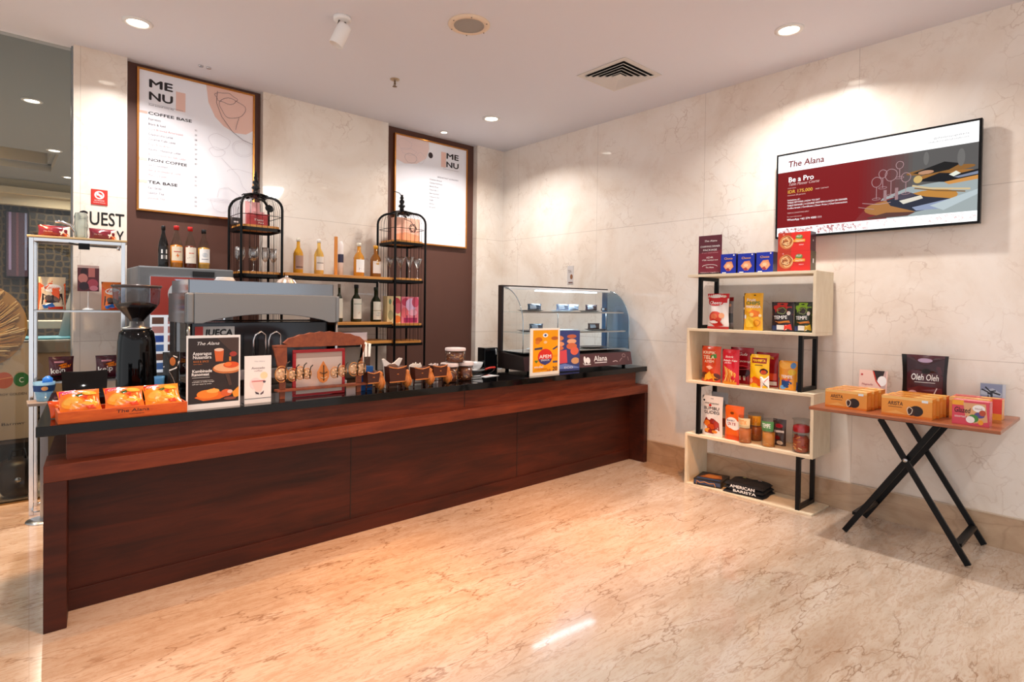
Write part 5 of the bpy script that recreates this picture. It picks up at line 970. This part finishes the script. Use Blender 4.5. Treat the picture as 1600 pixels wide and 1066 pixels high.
# dark coffee pouch between grinder and machine
P, w, h = fity(256, 279, 550, ZT, -1.68)
bag('coffee_pouch', 'black coffee pouch with white streaks between the grinder and the coffee machine', 'coffee pouch', P, 0, w*1.15, h, .06, g('#1c1816'), [('e', .55, .8, .18, .09, c('#c8702a')), ('l', [(.02, .7), (.35, .62), (.75, .66), (.98, .8)], .008, WH), ('l', [(.3, .6), (.55, .45), (.7, .3)], .005, c('#8a8078')), ('e', .7, .15, .22, .1, c('#b8501c')), ('l', [(.6, .92), (.85, .88)], .006, WH)])
P, w, h = fity(241, 257, 588, ZT, -1.70)
t = thing('blue_cup', 'short light blue cup partly hidden behind the crisp bags', 'cup', P); MB().lathe([(w*.38, 0), (w*.5, h*.9), (w*.52, h), (w*.46, h), (w*.36, .006)], c('#5aa0d8', .3), 24).build('cup_body', t)
MB().lathe([(w*.44, h*.4), (w*.475, h*.6)], c('#d8e8f4'), 24, closed=False).build('white_band', t)
# glass jar under the ornament rack etc.
# carved rack with red framed board
P, _, _ = fity(428, 572, 520, ZT, -2.05); xr0 = at(434, 600, 'y', -2.08).x; xr1 = at(572, 600, 'y', -2.08).x
RX = (xr0+xr1)/2; RW = xr1-xr0
t = thing('carved_rack', 'reddish carved wooden rack with a crested top and a low foot shelf on the worktop', 'rack', (RX, -2.075, ZT))
pl = -RW/2+.03; pr_ = RW/2-.05
for x, wd in ((pl, 1), (pr_, -1)):
    # flared side boards
    MB().prism([(x-.018, 0), (x+.012, 0), (x+.014, .05), (x+.024, .22), (x+.022, .31), (x-.05*wd-.01, .31), (x-.045*wd-.008, .29), (x-.02, .14)], -.008, .008, M_CARVE).build('side_board', t, bevel=.001)
MB().box((-RW/2-.01, -.03, .046), (RW/2+.01, .03, .058), M_CARVE).build('foot_shelf', t, bevel=.001)
cr = [(pl-.06, .312), (pl-.06, .322), (pl+.02, .325)]
for i in range(17):
    f = i/16; x = pl+.0+(pr_-pl+.03)*f; cr.append((x, .335+.06*sin(pi*f)**.6+(.005 if i % 2 else 0)))
cr += [(pr_+.035, .325), (pr_+.03, .31), (pr_-.03, .306), (pl+.06, .308)]
MB().prism(cr, -.012, .012, M_CARVE).build('carved_crest', t, bevel=.0015)
t = thing('red_framed_board', 'red framed pale board standing inside the carved rack', 'framed board', (RX-.018, -2.045, ZT+.001)); bw, bh = .335, .285
MB().box((-bw/2+.01, -.004, .015), (bw/2-.01, .004, bh-.012), mat('#e2c8b8', .4)).art(flat(bw-.02, bh-.03, -.004, z0=.015), bw, bh, [('r', .0, .86, 1, 1, mat('#b89a8c', .4))]).build('panel', t)
fr = MB()
for a, b_ in (((-bw/2, 0), (bw/2, .016)), ((-bw/2, bh-.018), (bw/2, bh)), ((-bw/2, .016), (-bw/2+.018, bh-.018)), ((bw/2-.018, .016), (bw/2, bh-.018))): fr.box((a[0], -.010, a[1]), (b_[0], .006, b_[1]), mat('#b3161a', .25))
fr.build('frame', t, bevel=.002)
# spectacles-like ornaments on the rack
M_OG = mat('#c98a4c', .3, .3); M_TEM = mat('#2a2418', .3); M_LEN = mat('#dcb48c', .15, .1)
def ornament(label, u, v, sc, kind, y=-2.125, grp='small carved ornaments hanging on the rack'):
    P = at(u, v, 'y', y); t = thing('shell_ornament', label, 'ornament', P, 0, grp)
    if kind == 'leaf':
        pts = [(0, .075), (.018, .045), (.036, .01), (.036, -.02), (.022, -.045), (0, -.055), (-.022, -.045), (-.036, -.02), (-.036, .01), (-.018, .045)]
        MB().prism([(x*sc, z*sc) for x, z in pts], -.004, .004, mat('#cc7a34', .3)).build('leaf_body', t, bevel=.002)
        MB().tube([(0, -.008, .05*sc), (0, -.01, -.04*sc)], .003, M_TEM, 6).tube([(-.022*sc, -.007, .01), (0, -.01, .0), (.022*sc, -.007, .01)], .0025, M_TEM, 6).tube([(-.02*sc, -.007, -.02), (0, -.01, -.028), (.02*sc, -.007, -.02)], .002, c('#f0d0a8'), 6).build('vein', t)
    else:
        rr = .03*sc
        MB().tube([(rr*cos(a), 0, rr*1.25*sin(a)) for a in [2*pi*k/14 for k in range(14)]], .003, M_OG, 6, closed=True).build('rim', t)
        ln_ = MB().lathe([(.0, -.001), (rr*.93, -.001), (rr*.93, .001), (0, .001)], M_LEN, 18).build('lens', t); ln_.rotation_euler = (R(90), 0, 0)
        MB().tube([(rr*.6, -.006, -rr*1.2), (rr*.5, -.01, rr*.6), (rr*.7, -.012, rr*1.6), (rr*1.2, -.01, rr*2.0)], .0035, M_TEM, 6).build('temple_arm', t)
        cl = MB()
        for k in range(5): a = 2*pi*k/5; cl.lathe([(0, -.006), (.006, -.003), (.006, .003), (0, .006)], c('#f0c49c', .25), 8, (rr*.55*cos(a), -.006, rr*.7*sin(a)))
        cl.build('bead_cluster', t)
ornament('round beaded ornament at the far left of the carved rack', 440, 585, 1.25, 'r', -2.135)
ornament('second round beaded ornament from the left on the carved rack', 457, 586, 1.0, 'r')
ornament('third round beaded ornament from the left, in front of the red frame', 469, 583, 1.0, 'r')
ornament('fourth round beaded ornament, left of the leaf shaped one', 480, 584, .85, 'r')
ornament('amber leaf shaped ornament in the centre of the red framed board', 505, 584, 1.05, 'leaf')
ornament('round beaded ornament just right of the amber leaf', 523, 582, .9, 'r')
ornament('round beaded ornament second to the right of the amber leaf', 535, 580, .9, 'r')
ornament('golden round ornament at the right side board of the carved rack', 553, 577, 1.15, 'r', -2.135)
ornament('golden round ornament at the far right end of the carved rack', 564, 576, 1.15, 'r', -2.135)
# glass tumbler under the rack
P = at(522, 612, 'z', ZT); t = thing('glass_tumbler', 'small clear tumbler behind the foot shelf of the carved rack', 'glass', Vector((P.x+.05, -1.97, ZT)))
MB().lathe([(.03, 0), (.034, .07), (.032, .07), (.028, .004), (0, .004)], M_GLASSW, 24).build('cup', t)
MB().lathe([(.026, .005), (.029, .035), (0, .036)], c('#c8a088', .3), 20).build('contents', t)
# four carriage shaped holders
ORG = mat('#cf7c3c', .3, .1)
def carriage(label, u0, u1, vt, vb, fill):
    P, w, h = fity(u0, u1, vt, ZT, -2.09); zb = at((u0+u1)/2, vb, 'y', -2.09).z-ZT; bh = h-zb
    t = thing('carriage_holder', label, 'holder', P, 0, 'carved carriage holders along the worktop edge')
    BR = mat('#4a2010', .3)
    mb = MB(); mb.prism([(-w*.43, zb), (w*.43, zb), (w*.5, h), (w*.3, h-.008), (0, h-.014), (-w*.3, h-.008), (-w*.5, h)], -.035, .035, BR); bd = mb.build('body', t, bevel=.002)
    MB().tube([(-w*.5, -.037, h), (-w*.3, -.038, h-.008), (0, -.038, h-.014), (w*.3, -.038, h-.008), (w*.5, -.037, h)], .004, ORG, 6).tube([(-w*.46, -.037, zb), (w*.46, -.037, zb)], .005, ORG, 6).build('gilt_edge', t)
    MB().lathe([(.0, -.003), (.006, -.003), (.006, .003), (0, .003)], ORG, 12, (0, -.037, (h+zb)/2)).build('stud', bd)
    MB().tube([(-w*.35, 0, zb), (-w*.38, 0, .002)], .006, BR, 6).tube([(w*.35, 0, zb), (w*.38, 0, .002)], .006, BR, 6).tube([(-w*.38, 0, zb*.5), (w*.38, 0, zb*.5)], .004, BR, 6).build('undercarriage', t)
    fg = MB(); x = w*.62
    fg.lathe([(.006, .002), (.02, .02), (.028, .05), (.024, .08), (.012, .1), (.018, .115), (.006, .128)], ORG, 12, (x, -.02, 0))
    for k in range(5): a = 2*pi*k/5; fg.tube([(x+.026*cos(a), -.02+.026*sin(a), .02), (x+.032*cos(a+.4), -.02+.032*sin(a+.4), .05), (x+.014*cos(a+.9), -.02+.014*sin(a+.9), .1)], .004, ORG, 5)
    fg.build('carved_handle', t)
    return t, P, w, h
t, P, w, h = carriage('first carved carriage holder from the left, with a blue packet of straws', 570, 590, 580, 598, None)
t2 = thing('blue_packet', 'folded blue paper packet in the first carriage holder', 'packet', Vector((P.x-.005, P.y+.05, ZT))); MB().prism([(-.042, 0), (.035, 0), (.042, .16), (-.028, .165), (-.05, .15)], -.012, .012, c('#1c5a9c', .6)).build('paper', t2, bevel=.003)
t2 = thing('straw_bundle', 'bundle of white wrapped straws standing behind the blue packet', 'straws', Vector((P.x+.015, P.y+.10, ZT)))
for k in range(6):
    a = -.035+.014*k; MB().tube([(a*.5, .006*(k % 2), 0), (a, .008*(k % 2), .318-.004*abs(k-2))], .0048, M_WHITE, 8).build('straw', t2)
MB().box((-.02, -.02, 0), (.02, -.012, .22), c('#4a2c1c')).build('brown_sleeve', t2)
t, P, w, h = carriage('second carved carriage holder, filled with winged white napkins', 604, 631, 572, 596, None)
t2 = thing('folded_napkins', 'winged white and brown paper napkins fanned out of the second carriage holder', 'napkins', Vector((P.x, P.y+.05, ZT)))
H0 = .0; MB().prism([(-.05, 0), (.05, 0), (.06, .15), (.085, .2), (.06, .205), (.02, .175), (0, .165), (-.02, .175), (-.06, .205), (-.075, .2), (-.06, .15)], -.006, .006, c('#f2e6da', .8)).build('white_napkin', t2, bevel=.003)
MB().prism([(-.045, 0), (.04, 0), (.045, .15), (.02, .165), (-.02, .165), (-.05, .15)], -.014, -.0065, c('#8a6450', .7)).build('brown_napkin', t2, bevel=.002)
t, P, w, h = carriage('third carved carriage holder, filled with cream sachets', 644, 667, 573, 592, None)
t2 = thing('sachets', 'crumpled cream sachets standing in the third carriage holder', 'sachets', Vector((P.x, P.y+.055, ZT)))
for k in range(5):
    o = MB().prism([(-.014, 0), (.014, 0), (.016, .14+.008*(k % 2)), (.004, .155+.006*(k % 3)), (-.014, .145)], -.004, .004, c('#f6e8d8', .7)); o.build('sachet', t2, loc=(-.036+.018*k, .006*(k % 2), 0), bevel=.001)
t, P, w, h = carriage('fourth carved carriage holder, filled with white sugar sticks', 673, 695, 570, 588, None)
t2 = thing('sugar_sticks', 'pinkish white sugar sticks standing in the fourth carriage holder', 'sugar sticks', Vector((P.x, P.y+.055, ZT)))
for k in range(5):
    o = MB().box((-.008, -.003, 0), (.008, .003, .145+.004*(k % 2)), c('#f8e4dc', .7)); o.build('stick', t2, loc=(-.034+.017*k, .005*(k % 2), 0), bevel=.002)
# jars
def jar(label, u0, u1, vt, vb, z, y):
    P, w, h = fity(u0, u1, vt, z, y); r = w/2
    t = thing('snack_jar', label, 'jar', P, 0, 'clear jars of brown crackers')
    MB().lathe([(r*.95, 0), (r, .006), (r, h*.8)], M_PLAST, 28).build('jar_body', t)
    mb = MB(); mb.lathe([(r*.8, .003), (r*.84, h*.7), (0, h*.72)], c('#7a3c1c', .5), 20)
    for k in range(34):
        a = rnd.uniform(0, 2*pi); q = r*.86; zz = rnd.uniform(.012, h*.7); b2 = rnd.uniform(-.6, .6)
        mb.tube([(q*cos(a), q*sin(a), zz), (q*cos(a+b2), q*sin(a+b2), min(h*.74, max(.006, zz+rnd.uniform(-.012, .02))))], .0045, c(rnd.choice(('#b8743c', '#8a4a22', '#d89a5c')), .4), 5)
    mb.build('crackers', t)
    MB().lathe([(r*1.03, h*.8), (r*1.05, h*.83), (r*1.05, h*.97), (r*.98, h)], c('#f0dcd4', .4), 28).build('lid', t)
    return P, h
Pj, hj = jar('clear cracker jar with a white lid, lower left of the three', 691.5, 713.5, 567, 597, ZT, -2.0)
Pk, hk = jar('clear cracker jar with a white lid, lower right of the three', 716.5, 737, 565, 593, ZT, -2.0)
jar('clear cracker jar stacked on top of the two lower jars', 699, 724, 543.5, 570, ZT+max(hj, hk)+.001, -2.0)
# cup, saucer, tongs, black box
P = at(744, 566, 'z', ZT+.02); P = Vector((at(744, 560, 'y', -1.62).x, -1.62, ZT+.0005))
t = thing('cup_and_saucer', 'white coffee cup on a stack of saucers beside the jars', 'cup', P)
MB().lathe([(.04, 0), (.075, .02), (.078, .022), (.05, .012)], M_WHITE, 32).build('saucer', t)
MB().lathe([(.028, .024), (.05, .05), (.062, .085), (.058, .085), (.045, .05), (.0, .03)], M_WHITE, 32).build('cup', t)
MB().tube([(-.055, 0, .075), (-.08, 0, .07), (-.082, 0, .05), (-.05, 0, .045)], .004, M_WHITE, 8).build('handle', t)
t = thing('serving_tongs', 'black serving tongs with red handles lying in front of the display case', 'tongs', Vector((-1.86, -1.93, ZT+.006)), R(0))
MB().tube([(-.17, .01, .012), (-.06, 0, .03), (.06, .01, .05), (.12, .02, .055)], 0, M_BLKG, flat=(.012, .006)).tube([(-.17, -.01, .004), (-.05, -.02, .004), (.05, -.02, .02), (.12, .0, .05)], 0, M_BLKG, flat=(.012, .006)).build('tong_arm', t)
MB().tube([(.03, .01, .053), (.08, .015, .062), (.14, .02, .062)], .008, c('#d83a2a', .3), 8).build('handle', t)
MB().box((-.185, -.015, .0), (-.165, .015, .018), c('#e8b020')).build('yellow_tip', t)
t = thing('price_slip', 'white paper sheet with red print under the tongs', 'paper', Vector((-1.80, -1.90, ZT+.0005)), R(12)); MB().box((-.09, -.06, 0), (.09, .06, .0015), c('#f4f0ee')).art(topf(.18, .12, .0015), .18, .12, [('r', .1, .6, .9, .8, c('#d8583c'))]).build('sheet', t)
P, w, h = fity(757, 777, 543, ZT, -1.62)
t = thing('card_terminal', 'black box shaped payment unit left of the display case', 'payment unit', Vector((P.x+.03, -1.60, ZT)))
MB().box((-w/2-.05, -.05, 0), (w/2-.05, .05, h), M_BLKG).build('housing', t, bevel=.004); MB().tube([(.0, -.053, h-.01), (.0, -.06, h*.7)], .004, c('#e8e8e8'), 8).build('cable_stub', t)
for k, (u, v, nm, lb) in enumerate(((780, 573, 'paper_ball', 'small crumpled white paper by the left side of the display case'), (793.5, 574, 'steel_weight', 'small round steel weight at the left side of the display case'))):
    Q = at(u, v, 'z', ZT); o = MB()
    if k: o.lathe([(.012, 0), (.018, .004), (.018, .02), (.008, .026)], M_CHROME, 16)
    else: o.lathe([(.012, 0), (.03, .006), (.022, .02), (.008, .024)], c('#e8e4e0', .7), 7)
    tag(o.build(nm, loc=Q), lb, ('paper', 'weight')[k])
# tiny card stuck to the wall above the case
a = at(884, 416, 'x', 0); b_ = at(899, 444, 'x', 0)
o = MB().box((-.045, -.004, 0), (.045, 0, a.z-b_.z), c('#c8c0bc')).art(flat(.09, a.z-b_.z, -.004), .09, a.z-b_.z, [('t', 'TEA', .4, .62, .16, c('#6a5a54'), {'w': .6}), ('e', .7, .4, .22, .14, c('#8a5a3c')), ('r', .2, .05, .9, .12, c('#6a4a40'))]).build('wall_card', loc=(0, (a.y+b_.y)/2, b_.z), rotz=FACE_L)
tag(o, 'tiny grey card stuck on the marble wall above the display case', 'card')

# ------------------------------------------------------------------ chrome rack at the left
CX0, CX1, CY0, CY1 = 0, .555, 0, .25
t = thing('chrome_rack', 'tall chrome framed glass shelf rack at the left end of the counter', 'rack', (-4.615, -.335, 0), R(-8)); ZC = [.0, .93, 1.435, 1.955]
for x in (CX0+.013, CX1-.013):
    for y in (CY0+.013, CY1-.013): MB().box((x-.013, y-.013, 0), (x+.013, y+.013, 1.94), M_CHROME).build('post', t, bevel=.002)
for y in (CY0, CY1-.026):
    for z0, z1 in ((1.915, 1.94), (0, .022)): MB().box((CX0+.026, y, z0), (CX1-.026, y+.026, z1), M_CHROME).build('frame_rail', t, bevel=.002)
for x in (CX0, CX1-.026): MB().box((x, CY0+.026, 1.915), (x+.026, CY1-.026, 1.94), M_CHROME).build('frame_rail', t, bevel=.002)
MB().box((CX0-.01, CY0-.01, 1.941), (CX1+.01, CY1+.0, 1.955), mat('#c8a878', .3)).build('top_board', t, bevel=.002)
for z in ZC[1:3]: MB().box((CX0+.004, CY0+.028, z-.012), (CX1-.004, CY1-.028, z), glassy('shelf_glass', '#7d8486', .03, .9)).build('glass_shelf', t)
for z in ZC[1:3]: MB().box((CX0+.027, CY0+.004, z-.014), (CX1-.027, CY0+.026, z-.002), M_STEEL).build('shelf_rail', t)
def crk(z, u0, u1, vt, y=-.17):
    xm = at((u0+u1)/2, 450, 'y', -.25).x; return fity(u0, u1, vt, z+.0006, -.335+.115-(xm+4.615)*.14)
for k, (u0, u1, vt, lb) in enumerate(((59, 110, 334, 'left maroon snack sleeve with a white and orange end on top of the chrome rack'), (139, 183, 345, 'right maroon snack sleeve with an orange end on top of the chrome rack'))):
    P, w, h = crk(1.955, u0, u1, vt, -.2)
    bag('snack_sleeve', lb, 'snack sleeve', P, R(0), w, min(h, .085), .08, g('#74222e'), [('p', [(.6, 0), (.66, .5), (.78, .85), (1, 1), (1, 0)], g('#f0ded0')), ('p', [(.72, 0), (.78, .4), (1, .5), (1, 0)], g('#d8642a')), ('t', 'The Alana', .28, .4, .14, c('#d8b0b0'), {'w': .3, 'sh': .2})], 'pillow')
P, w, h = crk(1.955, 114, 139, 333, -.15)
t = thing('crystal_jar', 'cut crystal jar on top of the chrome rack', 'jar', P)
mb = MB(); n = 12; pr = [(w*.36, 0), (w*.45, h*.12), (w*.42, h*.3), (w*.48, h*.5), (w*.42, h*.7), (w*.46, h*.85), (w*.36, h), (w*.33, h), (w*.4, h*.8), (w*.34, .012)]
mb.lathe(pr, mat('#dfe6df', .05, 0, trans=.85), n, smooth=False); mb.build('faceted_body', t)
t = thing('chrome_swan_neck', 'curved chrome swan neck spout standing on the chrome rack', 'spout', Vector((-4.375, -.20, 1.9556)))
MB().tube([(.04, 0, 0), (.03, 0, .05), (.0, 0, .10), (-.05, 0, .12), (-.09, 0, .12)], .01, M_CHROME, 10).build('neck', t)
t = thing('clip_lamp', 'small black clip lamp with a thin arm below the top of the chrome rack', 'clip lamp', (-4.31, -.405, 1.905), R(-8))
MB().box((-.035, -.02, -.035), (.03, .011, .008), M_BLACK).build('clip', t, bevel=.004); MB().tube([(-.09, -.01, .008), (0, -.01, -.01), (.21, -.01, -.012)], .004, M_BLACK, 6).build('arm', t); MB().lathe([(.01, -.02), (.012, .0), (.006, .01)], M_CHROME, 10, (.2, -.01, -.01)).build('tip', t)
def bbq(): return [('r', 0, .82, 1, 1, g('#e2cfae')), ('p', [(0, .82), (.5, .88), (1, .82), (1, 0), (0, 0)], g('#e4581c')), ('e', .5, .66, .36, .12, WH), ('t', 'POPCORN', .5, .62, .08, g('#e07850'), {'w': .6, 'bo': .014}), ('p', [(.12, .5), (.88, .5), (.92, .16), (.1, .16)], g('#2a1c1c')), ('e', .35, .36, .14, .09, g('#5a4a44')), ('e', .68, .34, .14, .09, g('#6a5248')), ('p', [(.12, .14), (.5, .22), (.6, .1), (.2, .04)], g('#2a6ab8')), ('r', .35, .02, .9, .1, g('#c8381c'))]
P, w, h = crk(1.435, 60, 103, 433, -.17); bag('snack_pouch', 'orange snack pouch with a beige top on the middle level of the chrome rack', 'snack packet', P, 0, w, h, .06, g('#e0d0b4'), bbq())
P, w, h = crk(1.435, 158.5, 193, 441, -.15); bag('snack_pouch', 'orange snack pouch right behind the grinder hopper on the chrome rack', 'snack packet', P, 0, w, h, .06, g('#e8762a'), bbq()[1:])
P, w, h = crk(1.435, 121, 155, 415, -.16)
t = thing('picture_stand', 'picture card of red cocktails clipped on a glass stem on the chrome rack', 'picture stand', P)
MB().lathe([(.04, 0), (.035, .006), (.006, .02), (.004, .06), (.005, h*.5)], M_WHITE, 24).build('stem', t)
MB().box((-w/2, -.008, h*.42), (w/2, -.004, h), c('#c8a0a0')).art(flat(w, h*.58, -.008, z0=h*.42), w, h*.58, [('r', 0, 0, 1, 1, c('#6a3038')), ('e', .3, .75, .16, .15, c('#3a2228')), ('e', .25, .5, .22, .18, c('#d88a80')), ('r', .5, .55, .8, .95, c('#d88078')), ('e', .7, .3, .25, .18, c('#c05060')), ('e', .3, .2, .22, .16, c('#3c2a34')), ('e', .75, .12, .2, .1, c('#e08898')), ('r', 0, .9, 1, 1, c('#e8c8c0'))]).build('card', t)
def kopi(): return [('r', 0, .86, 1, 1, g('#3c1620')), ('p', [(.15, .62), (.7, .72), (.9, .66), (.85, .54), (.4, .5)], g('#f08018')), ('t', 'kopi', .5, .56, .12, g('#5a1a10'), {'w': .5, 'bo': .014}), ('t', 'kelp', .36, .30, .24, WH, {'w': .6, 'bo': .014, 'rot': .1}), ('r', .2, .74, .6, .80, g('#d890a0')), ('r', .1, .1, .5, .2, g('#1c1014'))]
P, w, h = crk(.93, 73.5, 118, 557, -.2); bag('coffee_pack', 'maroon coffee bag with orange and white lettering, left one on the lower glass level', 'coffee bag', P, 0, w*.9, h, .07, g('#4c1a26'), kopi(), 'pillow', group='maroon coffee bags on the chrome rack')
P, w, h = crk(.93, 147, 192, 555, -.2); bag('coffee_pack', 'maroon coffee bag with orange and white lettering, right one behind the grinder', 'coffee bag', P, 0, w*.9, h, .07, g('#4c1a26'), kopi(), 'pillow', group='maroon coffee bags on the chrome rack')
P = at(68, 626, 'y', -.48)
t = thing('water_stand', 'narrow white pedestal beside the chrome rack carrying the blue water cup', 'pedestal', (-4.54, -.50, 0)); zc = P.z
MB().box((-.09, -.09, zc-.02), (.09, .09, zc), c('#8c8078')).build('top', t, bevel=.003); MB().box((-.02, -.02, .01), (.02, .02, zc-.02), M_STEEL).build('stem', t); MB().lathe([(.1, 0), (.1, .008), (.03, .01)], M_STEEL, 24).build('base', t)
t = thing('water_cup', 'clear blue water cup with a navy band and round orange dot', 'cup', (-4.54, -.50, zc+.0006))
MB().lathe([(.04, 0), (.045, .04), (.062, .13), (.06, .13), (.04, .006)], mat('#8cc4ea', .15, 0, alpha=.55), 28).build('cup', t)
def cs(u, v, off): a = -pi/2-1.3+u*2.6; rr = .0575+.006*v+off; return (rr*cos(a), rr*sin(a), .068+.042*v)
cs.curved = True
MB().art(cs, .14, .042, [('r', 0, 0, 1, 1, c('#16407a')), ('e', .5, .5, .12, .34, c('#e8a868'))]).build('band', t)
MB().lathe([(.03, .11), (.028, .15), (.01, .165)], c('#2a7ae0', .3), 16, (.02, .02, 0)).build('blue_scoop', t)

# ------------------------------------------------------------------ beyond the glass
t = thing('straw_standee', 'printed standee with a fan of golden straw behind the glass screen', 'standee', (-4.93, .46, 0))
SB = mat('#b09a84', .7)
P1 = at(48, 560, 'y', .42); P2 = at(0, 690, 'y', .42); x1 = P1.x+4.93; zt = P1.z; zb = P2.z
MB().box((-.45, -.01, zb), (x1, .01, zt+.12), SB).art(flat(.45+x1, zt+.12-zb, -.01, x0=-.45, z0=zb), .45+x1, zt+.12-zb, [('e', .80, .62, .07, .085, c('#b8501c')), ('e', .93, .62, .06, .075, c('#2f6a35')), ('t', 'C', .93, .59, .055, WH, {'w': .035}), ('l', [(.75, .63), (.86, .65)], .004, c('#e8a050')), ('t', 'Y FOR ROY GOLDEN', .82, .46, .025, c('#2a2422'), {'w': .3}), ('e', .74, .14, .02, .04, c('#2c343c')), ('t', 'Barnwr', .87, .15, .03, c('#2a2a2e'), {'w': .18})]).build('printed_board', t)
fan = MB(); cxf, czf = .0, 1.30
hub = (cxf, czf)
ring = []
for i in range(41):
    a = -pi/2-.35+i/40*(pi+.9); rx = .335; ring.append((cxf+rx*cos(a), czf+.34*sin(a)))
vs = [(cxf-.1, -.03, czf-.12)]+[(x, -.012, z) for x, z in ring]; fan.add(vs, [(0, i, i+1) for i in range(1, 41)], mat('#b8864a', .5))
for i in range(150):
    a = -pi/2-.35+rnd.random()*(pi+.9); L0 = rnd.uniform(.1, .5); L1 = rnd.uniform(.75, 1.0); ox, oz = cxf-.1, czf-.12
    ex, ez = cxf+.335*cos(a), czf+.34*sin(a); p0 = (ox+(ex-ox)*L0, -.04, oz+(ez-oz)*L0); p1 = (ox+(ex-ox)*L1, -.03, oz+(ez-oz)*L1); pm = ((p0[0]+p1[0])/2+.02*sin(a*3), -.05, (p0[2]+p1[2])/2-.015)
    fan.tube([p0, pm, p1], .004, mat(rnd.choice(('#e2b470', '#f0d09a', '#b07c42', '#cc9c58')), .45), 5)
fan.build('straw_fan', t)
dd = MB().lathe([(0, -.02), (.16, -.016), (.17, 0), (.16, .016), (0, .02)], c('#120f10', .5), 32).build('black_disc', t)
dd.location = (-.01, -.03, 1.78); dd.rotation_euler = (R(90), 0, 0)
MB().box((-.40, .012, 0), (-.36, .03, zb+.2), M_BLACK).build('stand_pole', t)
MB().box((-.5, -.1, 0), (-.2, .12, .01), M_BLACK).build('stand_foot', t)
t = thing('wall_screen', 'tall dark glossy screen with vertical reflections on the patterned wall', 'screen', (at(27, 380, 'y', 6.9).x, 6.95, at(27, 435, 'y', 6.9).z))
hh = at(27, 329, 'y', 6.9).z-at(27, 435, 'y', 6.9).z; ww = at(47, 380, 'y', 6.9).x-at(9, 380, 'y', 6.9).x
MB().box((-ww/2, -.05, 0), (ww/2, .04, hh), M_BLACK).art(flat(ww*.88, hh*.94, -.05, x0=-ww*.44, z0=hh*.03), ww, hh, [('r', 0, 0, 1, 1, mat('#4c3c48', .15, .3)), ('r', .1, .1, .22, 1, mat('#8a7a9c', .15, .3)), ('r', .45, 0, .56, 1, mat('#6a4850', .15, .3)), ('r', .85, .1, .95, 1, mat('#8088a8', .15, .3))]).build('panel', t, bevel=.01)  # reflections are painted on as coloured vertical stripes
BE = mat('#b59b80', .6); GRT = mat('#86807a', .5, .2)
t = thing('lobby_desk', 'beige lobby desk with a grey tub top behind the glass screen', 'desk', (at(80, 560, 'y', 1.6).x, 1.6, 0))
zd = at(80, 548, 'y', 1.3).z
MB().box((-.42, -.28, 0), (.42, .3, zd-.02), BE).build('cabinet', t, bevel=.005)
MB().box((-.5, -.32, zd-.02), (.42, .33, zd+.10), GRT).build('tub', t, bevel=.01)
MB().box((-.46, -.26, zd+.1005), (.2, .2, zd+.115), mat('#4f9ab0', .5)).build('blue_lining', t)
MB().tube([(.15, .1, zd+.10), (.2, .15, zd+.4), (.3, .2, zd+.85), (.34, .2, zd+1.05)], [.09, .08, .06, .05], mat('#9a958c', .4), 16).build('leaning_post', t)
MB().box((-.5, .34, zd+.18), (.34, .6, zd+.26), mat('#d8c8b4', .6)).build('rear_ledge', t, bevel=.01)
t = thing('slatted_bench', 'dark bench with horizontal slats behind the glass screen', 'bench', (-4.9, .85, 0))
for k in range(7): MB().box((-.9, -.02, .30+.05*k), (.42, .0, .325+.05*k), mat('#5a4a3e', .3)).build('slat', t)
MB().box((-.9, .0, 0), (.42, .3, .66), mat('#171210', .5)).build('body', t)
def bagl(label, x, y, z, sx, sy, sz, m, nm='travel_bag'):
    t = thing(nm, label, 'bag', (x, y, 0)); mb = MB(); n = 16; vs = []
    for j in range(n+1):
        for i in range(2*n):
            th = pi*j/n; ph = pi*i/n; q = 1+.08*sin(3*ph+2)*sin(2*th)
            f = lambda s_: math.copysign(abs(s_)**.7, s_)
            vs.append((sx*f(sin(th)*cos(ph))*q, sy*f(sin(th)*sin(ph))*q, sz+sz*f(-cos(th))))
    mb.add(vs, [(j*2*n+i, j*2*n+(i+1) % (2*n), (j+1)*2*n+(i+1) % (2*n), (j+1)*2*n+i) for j in range(n) for i in range(2*n)], m, True); mb.build('body', t)
    MB().tube([(-sx*.4, -sy*.3, 2*sz*.93), (-sx*.3, -sy*.3, 2*sz+.06), (sx*.3, -sy*.3, 2*sz+.06), (sx*.4, -sy*.3, 2*sz*.93)], .012, M_BLKG, 8).build('handle', t)
    bk = MB().lathe([(.02, 0), (.02, .01), (.005, .014)], M_CHROME, 12, (0, 0, 0)).build('buckle', t); bk.location = (0, -sy*.98, sz); bk.rotation_euler = (R(90), 0, 0)
bagl('large glossy black bag at the left frame edge behind the glass screen', -4.98, .26, 0, .17, .13, .20, mat('#0d0b0c', .25))
bagl('smaller black bag with a tan lining strip behind the chrome post', -4.66, .27, 0, .12, .12, .15, mat('#1a1413', .35))
bagl('dark grey shoulder bag beside the counter end behind the glass screen', -4.42, .25, 0, .09, .1, .12, mat('#2a2422', .4))
